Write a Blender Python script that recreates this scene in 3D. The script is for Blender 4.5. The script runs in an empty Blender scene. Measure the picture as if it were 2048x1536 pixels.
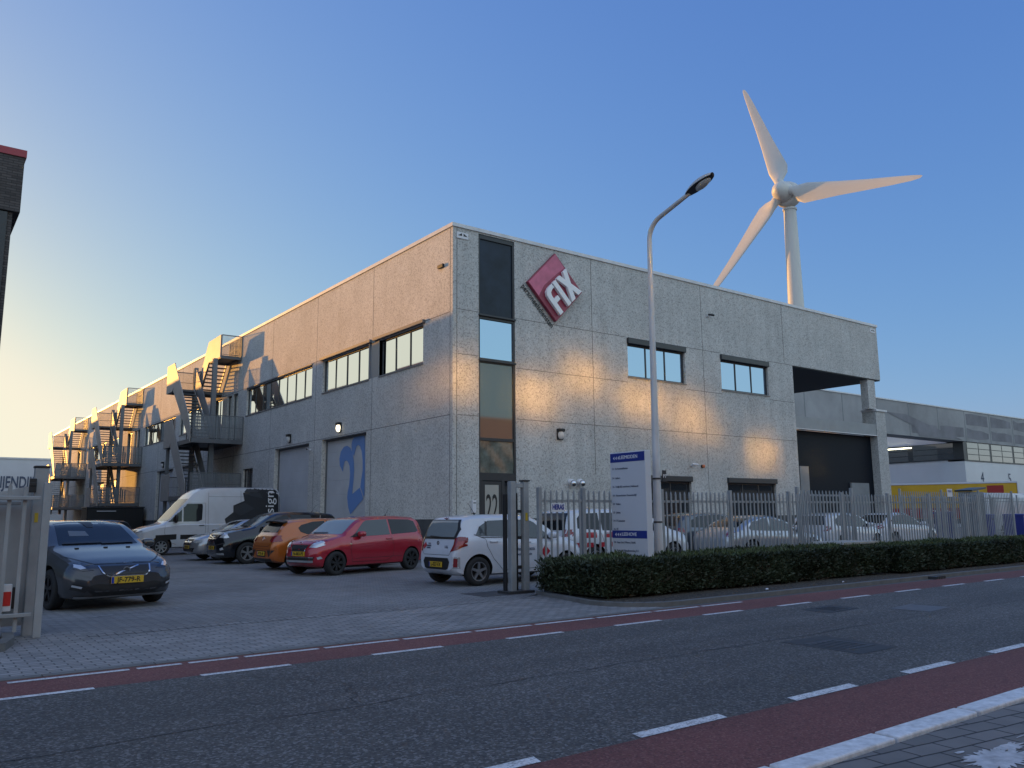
import bpy, bmesh, math, random
import numpy as np
from mathutils import Vector, Matrix
from mathutils.bvhtree import BVHTree
random.seed(7)
R = math.radians
SC = bpy.context.scene
COL = SC.collection

# ------------------------------------------------------------------ camera
cd = bpy.data.cameras.new("camera")
cam = bpy.data.objects.new("camera", cd); COL.objects.link(cam)
cd.sensor_width = 36.0; cd.lens = 1634.36/2048*36; cd.clip_start = 0.1; cd.clip_end = 3000
yaw, pitch, roll = .643691, .159588, -.00924274
fw = Vector((math.sin(yaw)*math.cos(pitch), math.cos(yaw)*math.cos(pitch), math.sin(pitch)))
rt = Vector((math.cos(yaw), -math.sin(yaw), 0)); up = rt.cross(fw)
r2 = math.cos(roll)*rt + math.sin(roll)*up; u2 = -math.sin(roll)*rt + math.cos(roll)*up
M = Matrix((r2, u2, -fw)).transposed().to_4x4(); M.translation = Vector((-14.256, -22.232, 1.45))
cam.matrix_world = M
SC.camera = cam

# ------------------------------------------------------------------ sky and sun
SUN_EL = R(5.0); SUN_AZ = math.atan2(-1.12, 3.2)      # azimuth measured from +Y towards +X
w = bpy.data.worlds.new("World"); SC.world = w; w.use_nodes = True
nt = w.node_tree; nt.nodes.clear()
sky = nt.nodes.new("ShaderNodeTexSky"); sky.sky_type = 'NISHITA'; sky.sun_disc = False
sky.sun_elevation = SUN_EL; sky.sun_rotation = SUN_AZ
sky.altitude = 0; sky.air_density = 1.0; sky.dust_density = 1.2; sky.ozone_density = 4.5
bg = nt.nodes.new("ShaderNodeBackground"); bg.inputs[1].default_value = 0.15
out = nt.nodes.new("ShaderNodeOutputWorld")
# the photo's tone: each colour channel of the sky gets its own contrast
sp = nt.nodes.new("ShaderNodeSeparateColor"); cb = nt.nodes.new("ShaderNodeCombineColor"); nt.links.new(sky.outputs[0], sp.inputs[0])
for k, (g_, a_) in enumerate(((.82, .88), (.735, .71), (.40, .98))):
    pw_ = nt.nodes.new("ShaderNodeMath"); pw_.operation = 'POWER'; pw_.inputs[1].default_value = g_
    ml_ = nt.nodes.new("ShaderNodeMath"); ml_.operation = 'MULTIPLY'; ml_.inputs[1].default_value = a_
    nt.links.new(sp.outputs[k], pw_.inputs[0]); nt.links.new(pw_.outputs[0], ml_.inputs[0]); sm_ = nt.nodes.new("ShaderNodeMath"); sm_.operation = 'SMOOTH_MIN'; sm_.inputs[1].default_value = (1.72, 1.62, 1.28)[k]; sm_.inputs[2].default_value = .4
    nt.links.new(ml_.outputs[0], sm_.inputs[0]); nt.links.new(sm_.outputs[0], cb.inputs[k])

# added fill: pale glow put into the unseen sky behind the camera, lifts the walls
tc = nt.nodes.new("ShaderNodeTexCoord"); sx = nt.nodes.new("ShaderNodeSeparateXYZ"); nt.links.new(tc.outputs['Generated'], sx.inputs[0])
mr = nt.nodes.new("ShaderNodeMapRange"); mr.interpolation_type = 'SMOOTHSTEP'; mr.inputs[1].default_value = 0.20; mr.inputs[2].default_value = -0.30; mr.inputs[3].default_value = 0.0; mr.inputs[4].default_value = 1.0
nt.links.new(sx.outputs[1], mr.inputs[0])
back_fill = nt.nodes.new("ShaderNodeMix"); back_fill.data_type = 'RGBA'; back_fill.blend_type = 'ADD'; back_fill.inputs[7].default_value = (.80, .84, .68, 1)
nt.links.new(mr.outputs[0], back_fill.inputs[0]); nt.links.new(cb.outputs[0], back_fill.inputs[6]); nt.links.new(back_fill.outputs[2], bg.inputs[0])
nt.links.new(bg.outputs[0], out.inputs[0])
sd = bpy.data.lights.new("sun", 'SUN'); sd.energy = 2.1; sd.angle = R(0.5); sd.color = (.65, .31, .07)
so = bpy.data.objects.new("sun", sd); COL.objects.link(so)
sdir = Vector((-math.sin(SUN_AZ)*math.cos(SUN_EL), -math.cos(SUN_AZ)*math.cos(SUN_EL), -math.sin(SUN_EL)))
so.rotation_euler = sdir.to_track_quat('-Z', 'Y').to_euler()
so.location = (-60, 120, 40)
SC.view_settings.view_transform = 'Standard'; SC.view_settings.look = 'None'
SC.view_settings.exposure = 1.88; SC.view_settings.gamma = 1.0
cy = SC.cycles
cy.use_denoising = True; cy.sample_clamp_indirect = 0; cy.max_bounces = 8; cy.diffuse_bounces = 3; cy.glossy_bounces = 4
cy.blur_glossy = 0.0; cy.use_adaptive_sampling = False; cy.use_guiding = True; cy.use_surface_guiding = True

# ------------------------------------------------------------------ materials
MATS = {}
def mat(name, col, rough=0.6, metal=0.0, coat=0.0, spec=0.5, noise=None, speck=None, bump=None, emit=None, coords='pos'):
    """noise=(scale, amount) tints the colour; speck=(scale, dark, light) aggregate stones; bump=(scale,strength,dist)"""
    if name in MATS: return MATS[name]
    m = bpy.data.materials.new(name); m.use_nodes = True; MATS[name] = m
    n = m.node_tree.nodes; l = m.node_tree.links; b = n['Principled BSDF']
    c = (*col, 1)
    b.inputs['Base Color'].default_value = c; b.inputs['Roughness'].default_value = rough
    b.inputs['Metallic'].default_value = metal; b.inputs['Coat Weight'].default_value = coat
    b.inputs['Coat Roughness'].default_value = 0.04
    b.inputs['Specular IOR Level'].default_value = spec
    if emit: b.inputs['Emission Color'].default_value = (*emit[0], 1); b.inputs['Emission Strength'].default_value = emit[1]
    src = None
    if noise or speck or bump:
        if coords == 'pos':
            g = n.new('ShaderNodeNewGeometry'); src = g.outputs['Position']
        else:
            g = n.new('ShaderNodeTexCoord'); src = g.outputs['Object']
    cur = None
    def mixer(fac, A, B):
        x = n.new('ShaderNodeMix'); x.data_type = 'RGBA'; l.new(fac, x.inputs[0])
        for s, v in ((6, A), (7, B)):
            if isinstance(v, tuple): x.inputs[s].default_value = (*v[:3], 1)
            else: l.new(v, x.inputs[s])
        return x.outputs[2]
    def noi(scale, detail=6, rgh=.6):
        t = n.new('ShaderNodeTexNoise'); t.inputs['Scale'].default_value = scale; t.inputs['Detail'].default_value = detail
        t.inputs['Roughness'].default_value = rgh; l.new(src, t.inputs['Vector']); return t.outputs['Fac']
    def ramp(f, pts):
        r = n.new('ShaderNodeValToRGB'); l.new(f, r.inputs[0])
        e = r.color_ramp.elements
        while len(e) < len(pts): e.new(.5)
        for k, (p, v) in enumerate(pts): e[k].position = p; e[k].color = (*v, 1) if isinstance(v, tuple) else (v, v, v, 1)
        return r.outputs[0]
    if speck:
        t = n.new('ShaderNodeTexVoronoi'); t.inputs['Scale'].default_value = speck[0]; l.new(src, t.inputs['Vector'])
        sep = n.new('ShaderNodeSeparateColor'); l.new(t.outputs['Color'], sep.inputs[0])
        f = ramp(sep.outputs[0], [(0.0, speck[1]), (0.12, speck[1]), (0.30, tuple(col)), (0.72, tuple(col)), (0.9, speck[2])])
        f2 = ramp(noi(speck[0]*.62, 2, .5), [(.26, .60), (.37, 1.0), (.70, 1.05)])
        x = n.new('ShaderNodeMix'); x.data_type = 'RGBA'; x.blend_type = 'MULTIPLY'; x.inputs[0].default_value = .8
        l.new(f, x.inputs[6]); l.new(f2, x.inputs[7]); cur = x.outputs[2]
    if noise:
        lo = 1-noise[1]; hi = 1+noise[1]
        f = ramp(noi(noise[0]), [(.3, lo), (.7, hi)])
        x = n.new('ShaderNodeMix'); x.data_type = 'RGBA'; x.blend_type = 'MULTIPLY'; x.inputs[0].default_value = 1
        if cur is None: x.inputs[6].default_value = c
        else: l.new(cur, x.inputs[6])
        l.new(f, x.inputs[7]); cur = x.outputs[2]
    if cur is not None: l.new(cur, b.inputs['Base Color'])
    if bump:
        bp = n.new('ShaderNodeBump'); bp.inputs['Strength'].default_value = bump[1]; bp.inputs['Distance'].default_value = bump[2]
        l.new(noi(bump[0], 3), bp.inputs['Height']); l.new(bp.outputs[0], b.inputs['Normal'])
    return m

def paving(name, c1, c2, mortar, ang, bw, bh, rough=.75, offset=.5, big=(.4, .25)):
    m = bpy.data.materials.new(name); m.use_nodes = True; MATS[name] = m
    n = m.node_tree.nodes; l = m.node_tree.links; b = n['Principled BSDF']; b.inputs['Roughness'].default_value = rough
    b.inputs['Specular IOR Level'].default_value = .35
    g = n.new('ShaderNodeNewGeometry'); mp = n.new('ShaderNodeMapping'); l.new(g.outputs['Position'], mp.inputs['Vector'])
    mp.inputs['Rotation'].default_value = (0, 0, ang)
    wob = n.new('ShaderNodeTexNoise'); wob.inputs['Scale'].default_value = 3.0; l.new(g.outputs['Position'], wob.inputs['Vector'])
    va = n.new('ShaderNodeVectorMath'); va.operation = 'MULTIPLY_ADD'; va.inputs[1].default_value = (.03, .03, 0)
    l.new(wob.outputs['Color'], va.inputs[0]); l.new(mp.outputs[0], va.inputs[2])
    t = n.new('ShaderNodeTexBrick'); t.offset = offset; l.new(va.outputs[0], t.inputs['Vector'])
    t.inputs['Scale'].default_value = 1; t.inputs['Brick Width'].default_value = bw; t.inputs['Row Height'].default_value = bh
    t.inputs['Mortar Size'].default_value = .009; t.inputs['Mortar Smooth'].default_value = .3; t.inputs['Bias'].default_value = 0
    t.inputs['Color1'].default_value = (*c1, 1); t.inputs['Color2'].default_value = (*c2, 1); t.inputs['Mortar'].default_value = (*mortar, 1)
    nz = n.new('ShaderNodeTexNoise'); nz.inputs['Scale'].default_value = big[0]; nz.inputs['Detail'].default_value = 8; nz.inputs['Roughness'].default_value = .65
    l.new(g.outputs['Position'], nz.inputs['Vector'])
    r = n.new('ShaderNodeValToRGB'); l.new(nz.outputs['Fac'], r.inputs[0])
    for k, (p, v) in enumerate(((.3, 1-big[1]), (.7, 1+big[1]))): r.color_ramp.elements[k].position = p; r.color_ramp.elements[k].color = (v, v, v, 1)
    x = n.new('ShaderNodeMix'); x.data_type = 'RGBA'; x.blend_type = 'MULTIPLY'; x.inputs[0].default_value = 1
    l.new(t.outputs['Color'], x.inputs[6]); l.new(r.outputs[0], x.inputs[7]); l.new(x.outputs[2], b.inputs['Base Color'])
    bp = n.new('ShaderNodeBump'); bp.invert = True; bp.inputs['Strength'].default_value = .7; bp.inputs['Distance'].default_value = .012
    l.new(t.outputs['Fac'], bp.inputs['Height']); l.new(bp.outputs[0], b.inputs['Normal'])
    return m

# ------------------------------------------------------------------ mesh helpers
class MB:
    def __init__(s): s.v = []; s.f = []
    def add(s, vs, fs):
        o = len(s.v); s.v += [tuple(p) for p in vs]; s.f += [tuple(i+o for i in f) for f in fs]; return s
    def box(s, x0, x1, y0, y1, z0, z1):
        return s.add([(x0,y0,z0),(x1,y0,z0),(x1,y1,z0),(x0,y1,z0),(x0,y0,z1),(x1,y0,z1),(x1,y1,z1),(x0,y1,z1)],
                     [(0,3,2,1),(4,5,6,7),(0,1,5,4),(1,2,6,5),(2,3,7,6),(3,0,4,7)])
    def bar(s, p, q, wd, ht, upv=(0,0,1)):
        p = Vector(p); q = Vector(q); d = (q-p).normalized(); U = Vector(upv)
        if abs(d.dot(U)) > .98: U = Vector((1,0,0))
        a = d.cross(U).normalized()*wd/2; b = a.cross(d).normalized()*ht/2
        return s.add([p-a-b,p+a-b,p+a+b,p-a+b,q-a-b,q+a-b,q+a+b,q-a+b],[(0,3,2,1),(4,5,6,7),(0,1,5,4),(1,2,6,5),(2,3,7,6),(3,0,4,7)])
    def tube(s, pts, rs, n=12, cap=True):
        pts = [Vector(p) for p in pts]; rs = rs if isinstance(rs, (list, tuple)) else [rs]*len(pts)
        o = len(s.v); prev = None
        for i, p in enumerate(pts):
            d = ((pts[min(i+1,len(pts)-1)]-pts[max(i-1,0)])).normalized()
            if prev is None:
                a = d.cross(Vector((0,0,1)))
                if a.length < .05: a = d.cross(Vector((1,0,0)))
            else: a = prev - d*prev.dot(d)
            a.normalize(); prev = a; b = d.cross(a)
            for k in range(n):
                t = 2*math.pi*k/n; s.v.append(tuple(p+(a*math.cos(t)+b*math.sin(t))*rs[i]))
        for i in range(len(pts)-1):
            for k in range(n):
                k2 = (k+1)%n; s.f.append((o+i*n+k, o+i*n+k2, o+(i+1)*n+k2, o+(i+1)*n+k))
        if cap:
            s.f.append(tuple(o+k for k in range(n))[::-1]); e = o+(len(pts)-1)*n; s.f.append(tuple(e+k for k in range(n)))
        return s
    def prism(s, poly, axis, a, b):
        """poly in the two other axes (order x,y,z minus axis), extruded from a to b along axis"""
        def P(u, v, t): return {0:(t,u,v),1:(u,t,v),2:(u,v,t)}[axis]
        n = len(poly); vs = [P(u,v,a) for u,v in poly]+[P(u,v,b) for u,v in poly]
        fs = [tuple(range(n))[::-1], tuple(range(n,2*n))]+[(i,(i+1)%n,(i+1)%n+n,i+n) for i in range(n)]
        return s.add(vs, fs)
    def lathe(s, prof, c=(0,0,0), axis=1, n=28, close=False):
        """prof list of (r, t along axis)"""
        o = len(s.v); m_ = len(prof)
        for k in range(n):
            t = 2*math.pi*k/n; cs, sn = math.cos(t), math.sin(t)
            for r_, h in prof:
                p = {0:(h,r_*cs,r_*sn),1:(r_*cs,h,r_*sn),2:(r_*cs,r_*sn,h)}[axis]
                s.v.append((c[0]+p[0], c[1]+p[1], c[2]+p[2]))
        for k in range(n):
            k2 = (k+1)%n
            for j in range(m_-1): s.f.append((o+k*m_+j, o+k*m_+j+1, o+k2*m_+j+1, o+k2*m_+j))
            if close: s.f.append((o+k*m_+m_-1, o+k*m_, o+k2*m_, o+k2*m_+m_-1))
        return s
    def ico(s, c, rad, sub=2, sc=(1,1,1)):
        bm = bmesh.new(); bmesh.ops.create_icosphere(bm, subdivisions=sub, radius=1)
        s.add([(c[0]+v.co.x*rad*sc[0], c[1]+v.co.y*rad*sc[1], c[2]+v.co.z*rad*sc[2]) for v in bm.verts], [[q.index for q in f.verts] for f in bm.faces]); bm.free(); return s
    def move(s, fn): s.v = [tuple(fn(Vector(p))) for p in s.v]; return s
    def build(s, name, m, parent=None, smooth=None, bevel=0, fix=True, world=False):
        me = bpy.data.meshes.new(name); me.from_pydata(s.v, [], s.f); me.update()
        if fix or bevel:
            bm = bmesh.new(); bm.from_mesh(me); bmesh.ops.recalc_face_normals(bm, faces=bm.faces)
            if bevel:
                ed = [e for e in bm.edges if len(e.link_faces) == 2 and e.calc_face_angle(0) > .6]
                bmesh.ops.bevel(bm, geom=ed, offset=bevel, segments=2, affect='EDGES', profile=.5, clamp_overlap=True)
            bm.to_mesh(me); bm.free()
        return link(name, me, m, parent, smooth, world)
def link(name, me, m, parent=None, smooth=None, world=False):
    for q in (m if isinstance(m, (list, tuple)) else [m]): me.materials.append(q)
    if smooth is not None:
        me.polygons.foreach_set('use_smooth', [True]*len(me.polygons)); me.set_sharp_from_angle(angle=R(smooth))
    o = bpy.data.objects.new(name, me); COL.objects.link(o)
    if parent is not None:
        o.parent = parent
        if world:
            def wm(p): return (wm(p.parent) @ p.matrix_parent_inverse if p.parent else Matrix()) @ p.matrix_basis
            mw = wm(parent)
            o.matrix_parent_inverse = mw.inverted()
    return o
def tag(o, label, cat, group=None):
    o['label'] = label; o['category'] = cat
    if group: o['group'] = group
    return o
def thing(name, label, cat, loc=(0,0,0), rz=0, group=None):
    o = bpy.data.objects.new(name, None); COL.objects.link(o); o.location = loc; o.rotation_euler = (0,0,rz); o.empty_display_size = .2
    return tag(o, label, cat, group)
def struct(o): o['kind'] = 'structure'; return o
def stuff(o): o['kind'] = 'stuff'; return o
def copy_tree(o, parent=None):
    c = o.copy(); COL.objects.link(c)
    if parent: c.parent = parent
    for ch in list(o.children): copy_tree(ch, c)
    return c
def text_mesh(s, size=1, align='CENTER', extrude=0.0, bold=0.0, spacing=1.0):
    cu = bpy.data.curves.new('t', 'FONT'); cu.body = s; cu.size = size; cu.align_x = align; cu.align_y = 'CENTER'
    cu.extrude = extrude; cu.offset = bold; cu.space_character = spacing; cu.resolution_u = 3
    o = bpy.data.objects.new('t', cu); COL.objects.link(o)
    dg = bpy.context.evaluated_depsgraph_get(); dg.update()
    e = o.evaluated_get(dg); me = e.to_mesh()
    vs = [tuple(v.co) for v in me.vertices]; fs = [tuple(p.vertices) for p in me.polygons]
    e.to_mesh_clear(); bpy.data.objects.remove(o); bpy.data.curves.remove(cu)
    mb = MB(); mb.add(vs, fs); return mb
def place_text(s, m, parent, origin, ux, uy, size, name='lettering', align='CENTER', extrude=0.002, bold=0.0, world=True, spacing=1.0, width=None):
    mb = text_mesh(s, size, align, extrude, bold, spacing)
    if width:
        xs = [p[0] for p in mb.v]; k = width/(max(xs)-min(xs)); mb.v = [(p[0]*k, p[1], p[2]) for p in mb.v]
    O = Vector(origin); X = Vector(ux).normalized(); Y = Vector(uy).normalized(); Z = X.cross(Y)
    mb.move(lambda p: O+X*p.x+Y*p.y+Z*p.z)
    return mb.build(name, m, parent, fix=False, world=world)

# ------------------------------------------------------------------ shared materials
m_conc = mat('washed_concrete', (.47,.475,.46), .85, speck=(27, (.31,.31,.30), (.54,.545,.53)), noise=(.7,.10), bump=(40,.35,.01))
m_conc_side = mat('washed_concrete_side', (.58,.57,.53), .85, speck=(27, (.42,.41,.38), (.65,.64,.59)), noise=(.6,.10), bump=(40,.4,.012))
m_plinth = mat('plinth_concrete', (.075,.078,.08), .8, noise=(3,.2))
m_joint = mat('joint_sealant', (.16,.155,.15), .8)
m_alu = mat('white_aluminium', (.62,.63,.64), .4, noise=(2,.06))
m_frame = mat('anthracite_frame', (.028,.031,.036), .4, noise=(4,.12))
m_glass = mat('window_glass', (.022,.027,.033), .03, spec=1.0, coat=1)
m_glass2 = mat('bright_glass', (.02,.022,.025), .02, metal=0, spec=1.0, coat=1)
m_mirror = mat('coated_window_glass', (.34,.44,.58), .03, metal=1.0)
m_mirror_side = mat('coated_side_glass', (.66,.73,.78), .03, metal=1.0)
m_blind = mat('white_blind', (.6,.6,.58), .7)
m_steel = mat('galvanised_steel', (.30,.315,.33), .5, metal=.25, noise=(3,.12))
m_stair = mat('stair_panel_grey', (.34,.335,.32), .55, noise=(1.5,.12))
m_stairdk = mat('stair_steel_dark', (.14,.15,.16), .55, noise=(2,.12))
m_mesh = mat('perforated_plate', (.20,.22,.235), .55, noise=(2,.1))
m_fence = mat('fence_grey', (.28,.30,.31), .5, metal=.1, noise=(2.5,.15))
m_black = mat('matt_black', (.012,.013,.015), .5)
m_rubber = mat('tyre_rubber', (.016,.016,.017), .8)
m_chrome = mat('chrome', (.65,.66,.68), .12, metal=1)
m_white = mat('sign_white', (.66,.67,.70), .45)
m_blue = mat('sign_blue', (.012,.03,.22), .4)
m_ink = mat('sign_ink', (.06,.08,.13), .6)
m_letter = mat('letter_white', (.8,.81,.82), .45)
m_lamp_on = mat('lamp_diffuser_lit', (.8,.75,.6), .4, emit=((1.0,.86,.6), 1.1))
m_lamp_off = mat('lamp_diffuser', (.6,.6,.58), .35)
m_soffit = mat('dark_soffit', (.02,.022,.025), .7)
m_shutter = mat('roller_shutter', (.56,.57,.58), .5, noise=(1,.08))
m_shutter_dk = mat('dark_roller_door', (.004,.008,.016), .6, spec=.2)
m_blue22 = mat('pale_blue_numeral', (.15,.29,.60), .5)
def streaks(m, amt=.10):
    n = m.node_tree.nodes; l = m.node_tree.links; b = n['Principled BSDF']; src = b.inputs['Base Color'].links[0].from_socket
    g = n.new('ShaderNodeNewGeometry')
    for sc_, am in (((2.6, 2.6, .10), amt), ((.19, .19, .33), amt*.8)):
        mp = n.new('ShaderNodeMapping'); mp.inputs['Scale'].default_value = sc_; l.new(g.outputs['Position'], mp.inputs['Vector'])
        t = n.new('ShaderNodeTexNoise'); t.inputs['Scale'].default_value = 1.0; t.inputs['Detail'].default_value = 4; l.new(mp.outputs[0], t.inputs['Vector'])
        r = n.new('ShaderNodeValToRGB'); l.new(t.outputs['Fac'], r.inputs[0])
        for k, (p, v) in enumerate(((.32, 1-am), (.62, 1+am*.5))): r.color_ramp.elements[k].position = p; r.color_ramp.elements[k].color = (v, v, v, 1)
        x = n.new('ShaderNodeMix'); x.data_type = 'RGBA'; x.blend_type = 'MULTIPLY'; x.inputs[0].default_value = 1; l.new(src, x.inputs[6]); l.new(r.outputs[0], x.inputs[7]); src = x.outputs[2]
    l.new(src, b.inputs['Base Color'])
streaks(m_conc, .08); streaks(m_conc_side, .05); streaks(m_alu, .08)
# ================================================================== setting: ground, road, kerbs
def sheet(name, poly, z, m):
    mb = MB(); mb.add([(x, y, z) for x, y in poly], [tuple(range(len(poly)))]); o = mb.build(name, m, fix=False); return struct(o)
m_yard = paving('yard_clinker', (.18,.178,.176), (.235,.23,.225), (.09,.09,.092), R(45), .21, .105, big=(.35,.3))
m_front = paving('entrance_clinker', (.20,.197,.193), (.29,.28,.272), (.085,.085,.086), R(0), .215, .108, big=(.8,.22))
m_pave = paving('pavement_clinker', (.13,.125,.12), (.18,.17,.165), (.03,.03,.032), R(8), .32, .16, big=(1.2,.25))
m_asph = mat('asphalt', (.072,.067,.061), .75, speck=(58, (.034,.033,.032), (.17,.165,.16)), noise=(.35,.18), bump=(120,.5,.006))
def tracks(m):
    n = m.node_tree.nodes; l = m.node_tree.links; b = n['Principled BSDF']; src = b.inputs['Base Color'].links[0].from_socket
    g = n.new('ShaderNodeNewGeometry'); mp = n.new('ShaderNodeMapping'); mp.inputs['Scale'].default_value = (.06, 1.3, 1); l.new(g.outputs['Position'], mp.inputs['Vector'])
    t = n.new('ShaderNodeTexNoise'); t.inputs['Scale'].default_value = 1.0; t.inputs['Detail'].default_value = 5; l.new(mp.outputs[0], t.inputs['Vector'])
    r = n.new('ShaderNodeValToRGB'); l.new(t.outputs['Fac'], r.inputs[0])
    for k, (p, v) in enumerate(((.3, .80), (.7, 1.2))): r.color_ramp.elements[k].position = p; r.color_ramp.elements[k].color = (v, v, v, 1)
    x = n.new('ShaderNodeMix'); x.data_type = 'RGBA'; x.blend_type = 'MULTIPLY'; x.inputs[0].default_value = 1; l.new(src, x.inputs[6]); l.new(r.outputs[0], x.inputs[7]); l.new(x.outputs[2], b.inputs['Base Color'])
tracks(m_asph)
m_red = mat('red_asphalt', (.135,.042,.036), .8, speck=(80, (.085,.028,.025), (.19,.08,.068)), noise=(.5,.14), bump=(120,.4,.005))
tracks(m_red)
m_mark = mat('road_paint', (.58,.59,.60), .55, speck=(70, (.30,.30,.30), (.66,.67,.68)), noise=(5,.15))
m_kerb = mat('kerb_concrete', (.13,.13,.125), .8, noise=(4,.2))
m_soil = mat('soil', (.045,.038,.03), .95, speck=(40, (.02,.018,.015), (.11,.09,.065)), bump=(30,.8,.03))
B = 900
sheet('ground', [(-B,-B),(B,-B),(B,B),(-B,B)], -.008, mat('distant_ground', (.085,.085,.085), .9, noise=(.05,.2)))
sheet('yard_paving', [(-30,-9.9),(-12.2,-9.9),(-12.2,-10.4),(-5.2,-10.4),(-4.2,-9.9),(60,-9.9),(60,95),(-30,95)], 0, m_yard)
sheet('entrance_paving', [(-30,-13.06),(-4.4,-13.06),(-4.4,-9.9),(-5.2,-10.4),(-12.2,-10.4),(-12.2,-9.9),(-30,-9.9)], 0, m_front)
sheet('road', [(-120,-18.2),(220,-18.2),(220,-14.08),(-120,-14.08)], 0, m_asph)
sheet('cycle_lane', [(-120,-14.08),(220,-14.08),(220,-13.2),(-120,-13.2)], 0, m_red)
sheet('cycle_lane', [(-120,-19.12),(220,-19.12),(220,-18.2),(-120,-18.2)], 0, m_red)
# dashed lane lines and solid edge line, as painted sheets
mb = MB()
for k in range(-40, 80):
    x = -11.82+k*1.775
    mb.add([(x,-14.15,.004),(x+.87,-14.15,.004),(x+.87,-14.06,.004),(x,-14.06,.004)], [(0,1,2,3)])
    x = -10.2+k*1.72
    mb.add([(x,-18.20,.004),(x+.88,-18.20,.004),(x+.88+.03,-18.09,.004),(x+.03,-18.09,.004)], [(0,1,2,3)])
o = struct(mb.build('lane_marking', m_mark, fix=False))
mb = MB(); x = -22.0
segs = [1.35,1.3,.7,1.3,1.02,1.3,1.7,1.55,1.6,1.5,1.7,1.6,1.55]
xx = -13.3-.0; gaps = .07
for L_ in [1.02,.42,.5,.83,.94,.97,.9,1.05,1.1,1.0,1.0]:
    mb.add([(xx,-13.38,.004),(xx+L_,-13.38,.004),(xx+L_,-13.30,.004),(xx,-13.30,.004)], [(0,1,2,3)]); xx += L_+gaps
xx = -13.37
for k in range(20):
    mb.add([(xx-1.1,-13.38,.004),(xx,-13.38,.004),(xx,-13.30,.004),(xx-1.1,-13.30,.004)], [(0,1,2,3)]); xx -= 1.17
struct(mb.build('edge_line', m_mark, fix=False))
# flush concrete strip along the entrance
mb = MB()
for k in range(-30, 10):
    x = -5+k*1.0
    if x > -4.6: continue
    mb.box(x+.006, x+.994, -13.2, -13.065, -.05, .006)
struct(mb.build('gutter_strip', m_kerb))
# white painted kerb blocks on the near side and the pavement behind them
mb = MB()
for k in range(-25, 60):
    x = -9.02+k*1.12
    mb.box(x+.02, x+1.10, -19.30, -19.13, -.05, .035)
m_kw = mat('white_kerb_paint', (.60,.62,.64), .55, noise=(14,.25))
kb = struct(mb.build('near_kerb', m_kw, bevel=.012))
sheet('near_pavement', [(-120,-60),(220,-60),(220,-19.32),(-120,-19.32)], .012, m_pave)
random.seed(3)
# salt-like white spill on the near pavement, a ragged thin layer
def blob(cx, cyy, rx, ry, n, jag, z, name, m):
    vs = [(cx, cyy, z)]
    for k in range(n):
        t = 2*math.pi*k/n; q = 1+random.uniform(-jag, jag)
        vs.append((cx+rx*q*math.cos(t), cyy+ry*q*math.sin(t), z))
    mb = MB(); mb.add(vs, [(0, 1+k, 1+(k+1)%n) for k in range(n)]); return struct(mb.build(name, m, fix=False))
m_spill = mat('white_spill', (.42,.43,.45), .8, noise=(11,.3))
blob(-8.92, -19.86, .26, .13, 90, .30, .016, 'white_spill', m_spill)
blob(-8.62, -19.80, .13, .05, 40, .35, .0162, 'white_spill', m_spill)
for k in range(14):
    blob(-8.9+random.gauss(0,.24), -19.86+random.gauss(0,.11), random.uniform(.02,.07), random.uniform(.006,.02), 9, .4, .0165+k*.00005, 'white_spill', m_spill)
# dark repair patches with covers in the carriageway
m_patch = mat('asphalt_patch', (.035,.036,.038), .7, noise=(6,.2)); m_cov = mat('cast_iron_cover', (.05,.05,.052), .55, metal=.3, noise=(25,.2))
sheet('road_patch', [(-6.12,-17.35),(-5.40,-17.36),(-5.22,-16.36),(-6.05,-16.34)], .003, m_patch)
sheet('road_patch', [(-3.2,-15.15),(-2.3,-15.1),(-2.2,-14.55),(-3.1,-14.6)], .003, m_patch)
sheet('road_patch', [(-1.95,-16.0),(-1.15,-15.9),(-1.2,-15.3),(-2.0,-15.4)], .003, mat('worn_patch', (.10,.10,.105), .6, noise=(8,.3)))
def cover(label, x, y, s=.27):
    mb = MB(); mb.box(x-s, x+s, y-s, y+s, -.05, .006)
    for k in range(5): mb.box(x-s*.8+k*s*.36, x-s*.8+k*s*.36+s*.14, y-s*.75, y+s*.75, .006, .010)
    return tag(mb.build('manhole_cover', m_cov), label, 'manhole cover', 'manhole covers in the road')
cover('square iron manhole cover in the dark patch at the middle of the road', -5.72, -16.86)
cover('small iron manhole cover near the far lane dashes of the road', -2.65, -14.85, .22)
# planting island with a rounded kerb and soil
def kerbline(name, pts, wd=.12, z1=.065):
    mb = MB()
    for i in range(len(pts)-1):
        a = Vector((*pts[i],0)); b = Vector((*pts[i+1],0)); d = (b-a); L_ = d.length; d.normalize(); n_ = Vector((-d.y, d.x, 0))*wd
        mb.add([tuple(a+Vector((0,0,-.05))), tuple(b+Vector((0,0,-.05))), tuple(b+n_+Vector((0,0,-.05))), tuple(a+n_+Vector((0,0,-.05))),
                tuple(a+Vector((0,0,z1))), tuple(b+Vector((0,0,z1))), tuple(b+n_+Vector((0,0,z1))), tuple(a+n_+Vector((0,0,z1)))],
               [(4,5,6,7),(0,1,5,4),(1,2,6,5),(2,3,7,6),(3,0,4,7)])
    return struct(mb.build(name, m_kerb))
isl = [(-4.55,-9.98),(-4.72,-10.6)]
cx0, cy0, rad = -3.9, -12.0, 1.0
isl += [(cx0+rad*1.12*math.cos(t), cy0+rad*math.sin(t)) for t in np.linspace(math.pi*.93, math.pi*1.5, 12)]
isl += [(x_, -13.0+.0*x_) for x_ in (-2.5,0,3,6,10,15,20,30,45,60,90)]
kerbline('planting_kerb', isl)
sheet('planting_soil', isl + [(90,-9.95)], .045, m_soil)
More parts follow.
